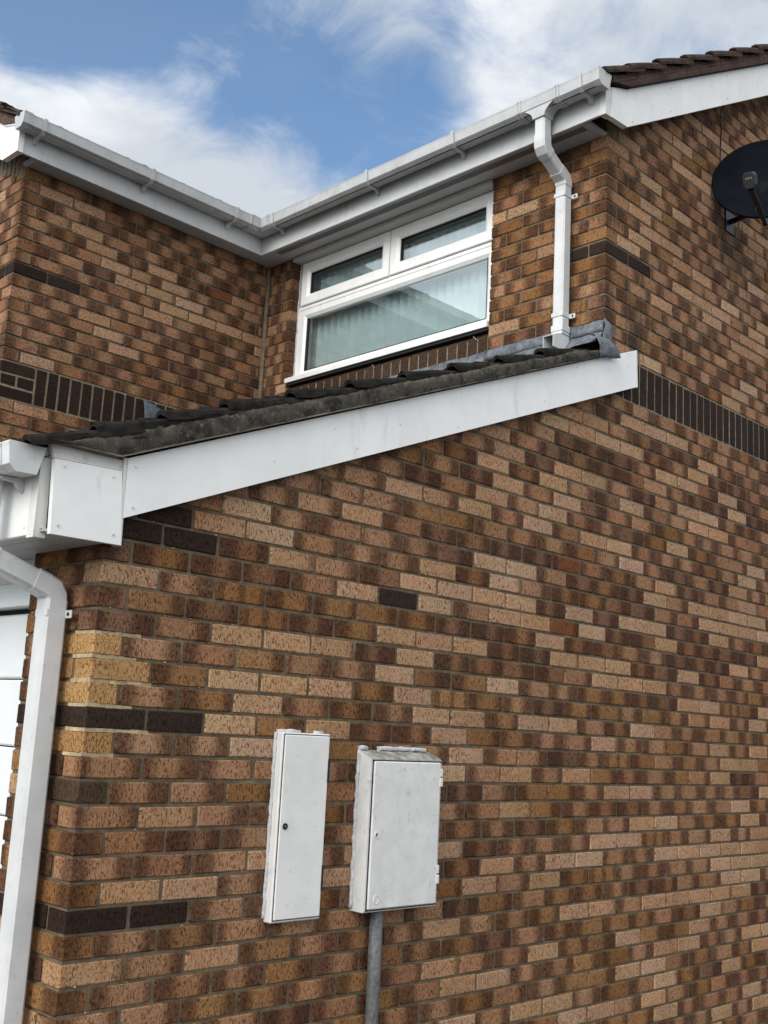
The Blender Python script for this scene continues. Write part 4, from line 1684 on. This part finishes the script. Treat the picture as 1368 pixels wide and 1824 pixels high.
def clip(y, x_c, z, parent, side=0.095):
    mb = MB()
    mb.cbox(x_c - HP - 0.004, x_c + HP + 0.002, y - HP - 0.004, y + HP + 0.004, z, z + 0.026, 0.003)
    mb.cbox(x_c + HP - 0.004, x_c + HP + 0.003, y - HP - 0.036, y + HP + 0.036, z, z + 0.026, 0.002)
    c = mb.build('pipe_clip', M_PIPE, parent)
    for s_ in (-1,):
        k = MB()
        seg = 8
        k.prism([(y + s_ * (HP + 0.022) + 0.006 * math.cos(2 * math.pi * q / seg), z + 0.013 + 0.006 * math.sin(2 * math.pi * q / seg)) for q in range(seg)], 'x', x_c + HP - 0.007, x_c + HP - 0.003)
        k.build('screw_hole', M_BLACK, c)


dp = thing('downpipe', 'square white downpipe beside the window, ending in a shoe over the roof', 'downpipe', (A - 0.06, 0.234, 2.04))
XU = A - 0.058
XO = XF - 0.064
MB().sqtube([(XO, 0.234, ZG - 0.03), (XO, 0.234, 3.165)], HP, HP).build('outlet_pipe', M_PIPE, dp)
MB().sqtube([(XO, 0.234, 3.180), (XO, 0.234, 3.145), (XO + 0.004, 0.234, 3.118), (XO + 0.020, 0.234, 3.098), (XO + 0.045, 0.234, 3.085)], HP + 0.003, HP + 0.003).build('upper_bend', M_PIPE, dp)
MB().sqtube([(XO + 0.03, 0.234, 3.0925), (XU - 0.03, 0.234, 3.0215)], HP, HP).build('offset_pipe', M_PIPE, dp)
MB().sqtube([(XU - 0.065, 0.234, 3.0365), (XU - 0.035, 0.234, 3.0235), (XU - 0.012, 0.234, 3.011), (XU - 0.001, 0.234, 2.992), (XU, 0.234, 2.965)], HP + 0.003, HP + 0.003).build('lower_bend', M_PIPE, dp)
MB().sqtube([(XU, 0.234, 2.995), (XU, 0.234, 2.16)], HP, HP).build('pipe', M_PIPE, dp)
clip(0.234, XU, 2.895, dp)
clip(0.234, XU, 2.215, dp)
MB().cbox(XU - HP - 0.004, XU + HP + 0.004, 0.234 - HP - 0.004, 0.234 + HP + 0.004, 2.135, 2.172, 0.003).build('connector', M_PIPE, dp)
sh = MB()
# shoe: hollow square spout kicked out from the wall
o_ = [(-HP, -HP), (HP, -HP), (HP, HP), (-HP, HP)]
r1 = [(XU + a, 0.234 + b_, 2.150) for a, b_ in o_]
r2 = [(XU + a, 0.234 + b_, 2.115) for a, b_ in o_]
r3_ = [(XU - 0.105, 0.234 - HP, 2.030), (XU + HP, 0.234 - HP, 2.030), (XU + HP, 0.234 + HP, 2.030), (XU - 0.105, 0.234 + HP, 2.030)]
th = 0.003
r2b = [(XU - 0.105, 0.234 - HP, 2.092), (XU + HP, 0.234 - HP, 2.06), (XU + HP, 0.234 + HP, 2.06), (XU - 0.105, 0.234 + HP, 2.092)]
sh.sweep([r1, r2], True, False)
sh.prism([(XU + HP, 2.12), (XU - HP, 2.12), (XU - 0.105, 2.092), (XU - 0.105, 2.028), (XU + HP, 2.028)], 'y', 0.234 - HP, 0.234 - HP + th)
sh.prism([(XU + HP, 2.12), (XU - HP, 2.12), (XU - 0.105, 2.092), (XU - 0.105, 2.028), (XU + HP, 2.028)], 'y', 0.234 + HP - th, 0.234 + HP)
sh.prism([(XU - HP, 2.12), (XU - 0.105, 2.092), (XU - 0.105, 2.089), (XU - HP, 2.117)], 'y', 0.234 - HP + th, 0.234 + HP - th)
sh.build('shoe', M_PIPE, dp)

dq = thing('downpipe', 'square white downpipe on the front corner beside the garage door', 'downpipe', (-0.06, 0.168, GROUND))
YD = 0.172
XD = -0.059
MB().sqtube([(-0.315, YD, ZG3 + 0.0), (-0.315, YD, 0.555)], HP, HP).build('outlet_pipe', M_PIPE, dq)
MB().sqtube([(-0.315, YD, 0.57), (-0.315, YD, 0.545), (-0.311, YD, 0.522), (-0.299, YD, 0.506), (-0.278, YD, 0.496)], HP + 0.003, HP + 0.003).build('upper_bend', M_PIPE, dq)
MB().sqtube([(-0.29, YD, 0.500), (-0.09, YD, 0.433)], HP, HP).build('offset_pipe', M_PIPE, dq)
MB().sqtube([(-0.138, YD, 0.4491), (-0.100, YD, 0.4364), (-0.073, YD, 0.424), (-0.061, YD, 0.404), (XD, YD, 0.376)], HP + 0.003, HP + 0.003).build('lower_bend', M_PIPE, dq)
MB().sqtube([(XD, YD, 0.392), (XD, YD, GROUND + 0.05)], HP + 0.0045, HP + 0.0045, 0.009).build('pipe', M_PIPE, dq)
clip(YD, XD, 0.336, dq)
clip(YD, XD, -1.2, dq)
MB().cbox(XD - HP - 0.008, XD + HP + 0.008, YD - HP - 0.008, YD + HP + 0.008, GROUND, GROUND + 0.06, 0.004).build('base_socket', M_PIPE, dq)

# ------------------------------------------------------------------ meter boxes
def sealant_run(x0, z0, x1, z1, parent, seed, w=0.012, gap=()):
    rr = random.Random(seed)
    mb = MB()
    n = max(4, int(math.hypot(x1 - x0, z1 - z0) / 0.02))
    pts = []
    for i in range(n + 1):
        f = i / n
        if any(a < f < b_ for a, b_ in gap):
            if len(pts) > 2:
                mb.tube([p for p, _ in pts], [q for _, q in pts], 7)
            pts = []
            continue
        pts.append((Vector((x0 + (x1 - x0) * f + rr.uniform(-.002, .002), -0.004 + rr.uniform(-.003, .002), z0 + (z1 - z0) * f + rr.uniform(-.002, .002))), w * rr.uniform(.75, 1.1)))
    if len(pts) > 2:
        mb.tube([p for p, _ in pts], [q for _, q in pts], 7)
    return mb.build('sealant', M_SEAL, parent)


def lock(x, y, z, parent, recess):
    seg = 14
    mb = MB()
    def ring(r, yy):
        return [(x + r * math.cos(2 * math.pi * k / seg), yy, z + r * math.sin(2 * math.pi * k / seg)) for k in range(seg)]
    mb.sweep([ring(0.011, y + 0.002), ring(0.011, y - 0.003), ring(0.007, y - 0.003), ring(0.006, y + 0.001)][::-1], False, False)
    o = mb.build('lock', M_BOX if not recess else M_BLACK, parent)
    MB().sweep([ring(0.0068, y - 0.0006), ring(0.0068, y - 0.0012)][::-1], True, False).build('keyhole', M_BLACK, o)
    MB().cbox(x - 0.002, x + 0.002, y - 0.004, y, z - 0.003, z + 0.003, 0.0008).build('spindle', M_CHROME, o)


b1 = thing('meter_box', 'tall narrow white meter box on the brick wall, left of the wider one', 'meter box', (0.87, 0, -0.62))
MB().cbox(0.757, 0.985, -0.038, 0.01, -0.622, 0.017, 0.004).build('body', M_BOX, b1)
dr = MB().cbox(0.767, 0.977, -0.044, -0.0365, -0.612, 0.009, 0.003).build('door', M_BOX, b1)
gp = MB()
gp.box(0.7645, 0.7672, -0.0402, -0.038, -0.614, 0.011)
gp.box(0.7645, 0.979, -0.0402, -0.038, 0.0085, 0.0125)
gp.box(0.767, 0.979, -0.0402, -0.038, -0.6145, -0.6115)
gp.build('door_gap', M_BLACK, b1)
for z in (-0.155, -0.525):
    MB().box(0.974, 0.9825, -0.0460, -0.036, z, z + 0.085).build('hinge_slot', M_BLACK, b1)
lock(0.790, -0.044, -0.302, b1, True)
sealant_run(0.7545, -0.61, 0.7545, 0.015, b1, 1, 0.0075)
sealant_run(0.755, 0.020, 0.975, 0.020, b1, 2, 0.009, ((0.52, 0.74),))

b2 = thing('meter_box', 'wide grimy white meter box with mossy top, above the grey conduit', 'meter box', (1.36, 0, -0.62))
bd = MB()
bd.prism([(-0.066, -0.612), (-0.070, -0.606), (-0.070, -0.066), (-0.066, -0.061), (0.01, -0.032), (0.01, -0.612)], 'x', 1.168, 1.560)
bd.build('body', M_BOX2, b2)
MB().prism([(-0.066, -0.0605), (-0.0705, -0.066), (-0.0705, -0.0645), (-0.066, -0.0590), (0.0, -0.0340), (0.0, -0.0355)], 'x', 1.1685, 1.5595).build('mossy_top', M_GRIME, b2)
dr = MB().cbox(1.181, 1.551, -0.078, -0.0685, -0.602, -0.072, 0.004).build('door', M_BOX2, b2)
gp = MB()
gp.box(1.176, 1.1815, -0.0725, -0.0699, -0.606, -0.068)
gp.box(1.176, 1.556, -0.0725, -0.0699, -0.0725, -0.0672)
gp.box(1.176, 1.556, -0.0725, -0.0699, -0.6065, -0.6015)
gp.box(1.5505, 1.5545, -0.0725, -0.0699, -0.606, -0.068)
gp.build('door_gap', M_BLACK, b2)
for z in (-0.165, -0.530):
    h_ = MB().cbox(1.543, 1.563, -0.081, -0.055, z, z + 0.034, 0.003)
    h_.cbox(1.545, 1.563, -0.079, -0.055, z + 0.038, z + 0.070, 0.003)
    h_.build('hinge', M_BOX2, b2)
lock(1.207, -0.078, -0.338, b2, False)
# raised round mark with a letter shape low on the door
seg = 18
mk = MB()
ring = [[(1.222 + r_ * math.cos(2 * math.pi * k / seg), yy, -0.567 + 1.15 * r_ * math.sin(2 * math.pi * k / seg)) for k in range(seg)] for r_, yy in
        ((0.0155, -0.0775), (0.0145, -0.0800), (0.0120, -0.0800), (0.0110, -0.0775))]
mk.sweep(ring[::-1], False, False)
arc = [(1.223 + 0.0058 * math.cos(a), -0.0785, -0.567 + 0.0068 * math.sin(a)) for a in [R(x) for x in range(40, 330, 24)]]
mk.tube(arc + [(1.2285, -0.0785, -0.5675), (1.2235, -0.0785, -0.5675)], 0.0012, 6)
mk.build('raised_mark', M_BOX2, b2)
sealant_run(1.164, -0.60, 1.165, -0.035, b2, 3, 0.0085)
sealant_run(1.163, -0.028, 1.530, -0.026, b2, 4, 0.010, ((0.16, 0.26),))

cd = thing('conduit', 'grey galvanised conduit pipe running down from the wide meter box', 'conduit', (1.273, -0.03, GROUND))
MB().tube([(1.273, -0.032, -0.60), (1.2755, -0.032, -0.9), (1.278, -0.032, -1.3), (1.279, -0.032, GROUND)], 0.0245, 18).build('pipe', M_GALV, cd)
MB().cbox(1.245, 1.313, -0.010, 0.004, -1.25, -1.225, 0.003).build('saddle', M_GALV, cd)

# ------------------------------------------------------------------ satellite dish
DC = Vector((4.00, -0.28, 3.385))
az, el = 1.13, 0.24
dn = Vector((-math.sin(az) * math.cos(el), -math.cos(az) * math.cos(el), math.sin(el)))
drt = Vector((0, 0, 1)).cross(dn).normalized()
dup = dn.cross(drt)
dish = thing('satellite_dish', 'dark satellite dish fixed high on the gable wall', 'satellite dish', (4.15, 0, 3.1))
RW, RH = 0.298, 0.285
mb = MB()
seg, nr = 48, 9
front, back = [], []
rings = []
for i in range(nr + 1):
    f = i / nr
    rings.append([DC + drt * RW * f * math.cos(2 * math.pi * k / seg) + dup * RH * f * math.sin(2 * math.pi * k / seg) + dn * (0.055 * (f * f - 1)) for k in range(seg)])
rings.append([p + dn * 0.004 + (p - DC).normalized() * 0.007 for p in rings[-1]])
rings.append([p - dn * 0.014 + (p - DC).normalized() * 0.001 for p in rings[-1]])
for i in range(nr, -1, -1):
    f = i / nr
    rings.append([DC + drt * RW * f * math.cos(2 * math.pi * k / seg) + dup * RH * f * math.sin(2 * math.pi * k / seg) + dn * (0.055 * (f * f - 1) - 0.006) for k in range(seg)])
mb.sweep(rings, False, True)
mb.build('reflector', M_DISH, dish)


def arm_box(p0, p1, hw, hh, parent, name, mat):
    p0, p1 = Vector(p0), Vector(p1)
    d = (p1 - p0).normalized()
    s_ = d.cross(dup).normalized()
    t_ = s_.cross(d)
    V = []
    for p in (p0, p1):
        for a, b_ in ((-1, -1), (1, -1), (1, 1), (-1, 1)):
            V.append(p + s_ * hw * a + t_ * hh * b_)
    return MB().sweep([V[:4], V[4:]], True, False).build(name, mat, parent)


foot = DC - dup * RH * 0.99 - dn * 0.02
lnb_c = DC + dn * 0.30 - dup * 0.27 - drt * 0.075
arm_box(foot - dn * 0.05, lnb_c - dup * 0.035 - dn * 0.02, 0.013, 0.018, dish, 'arm', M_DISH_ARM)
ld = (lnb_c - DC + dup * 0.02).normalized()
lr = Vector((0, 0, 1)).cross(ld).normalized()
lu = ld.cross(lr)
mb = MB()
for (c0, c1, w0, h0, w1, h1) in ((-0.02, 0.045, 0.030, 0.042, 0.036, 0.046),):
    V = []
    for dd, w_, h_ in ((c0, w0, h0), (c0 + 0.01, w1, h1), (c1 - 0.008, w1, h1), (c1, w0, h0)):
        ringp = []
        for a, b_ in ((-1, -.6), (-.7, -1), (.7, -1), (1, -.6), (1, .6), (.7, 1), (-.7, 1), (-1, .6)):
            ringp.append(lnb_c + ld * dd + lr * w_ * a + lu * h_ * b_)
        V.append(ringp)
    mb.sweep(V, True, False)
lnb = mb.build('receiver', M_LNB, dish)
mb = MB()
mb.tube([lnb_c - ld * 0.06, lnb_c - ld * 0.045, lnb_c - ld * 0.02], [0.030, 0.030, 0.022], 16)
mb.build('feed_horn', M_DISH_ARM, dish)
# tiny faded print on the receiver's end
mb = MB()
for q in range(7):
    c = lnb_c + ld * 0.0456 + lr * (0.017 - 0.0055 * q) + lu * (0.012 + (0.002 if q % 2 else 0))
    V = [c + lr * a * 0.0022 + lu * b_ * (0.004 if q % 3 else 0.006) for a, b_ in ((-1, -1), (1, -1), (1, 1), (-1, 1))]
    mb.sweep([V, [p + ld * 0.0006 for p in V]], True, False)
mb.build('print', M_PRINT, lnb)
# feed cables looping from the receiver back to the arm
for s_ in (0.012, -0.006):
    pts = []
    for q in range(15):
        f = q / 14
        p = lnb_c + lr * s_ - lu * 0.045 + (foot - lnb_c) * (f * 0.42) - lu * (0.075 * math.sin(math.pi * f)) + lr * 0.02 * math.sin(math.pi * f) * (1 if s_ > 0 else -.4)
        pts.append(p)
    MB().tube(pts, 0.0033, 6).build('feed_cable', M_DISH_ARM, dish)
# wall bracket and mast behind the reflector
wx, wz = 4.09, 3.24
MB().cbox(wx - 0.05, wx + 0.05, -0.006, 0.001, wz - 0.09, wz + 0.09, 0.002).build('wall_plate', M_DISH_ARM, dish)
MB().tube([(wx, -0.004, wz - 0.02), (wx - 0.005, -0.12, wz - 0.01), (wx - 0.01, -0.17, wz + 0.03), (wx - 0.01, -0.175, wz + 0.16)], 0.017, 12).build('mast', M_DISH_ARM, dish)
arm_box(Vector((wx - 0.01, -0.175, wz + 0.12)), DC - dn * 0.06 - dup * 0.05, 0.03, 0.05, dish, 'clamp', M_DISH_ARM)

cab = thing('cable', 'thin black cable running down from under the eaves to the dish', 'cable', (3.98, -0.005, 3.5))
pts = [(4.005, -0.03, 4.00), (3.998, -0.004, 3.93), (3.990, 0.004, 3.86), (3.987, -0.006, 3.84), (3.995, -0.006, 3.80), (3.985, -0.005, 3.72), (3.978, -0.005, 3.60), (3.975, -0.005, 3.45), (3.99, -0.006, 3.35), (4.05, -0.02, 3.28)]
MB().tube(pts, 0.0042, 8).build('lead', M_DISH_ARM, cab)

# ------------------------------------------------------------------ cup hooks under the sill
for lab, y in (('small bright cup hook under the left end of the window sill', 2.515), ('small bright cup hook under the middle of the window sill', 1.697),
               ('small bright cup hook under the right end of the window sill', 0.874)):
    hk = thing('cup_hook', lab, 'hook', (A - 0.005, y, 2.25), 'cup hooks below the window')
    pts = [(A + 0.012, y, 2.272), (A - 0.012, y, 2.272)]
    for q in range(9):
        a = R(90 - q * 30)
        pts.append((A - 0.014 - 0.004 * (q / 8), y - 0.013 + 0.013 * math.sin(a) , 2.259 + 0.013 * math.cos(a - R(90)) ))
    MB().tube(pts, 0.0022, 6).build('hook', M_CHROME, hk)
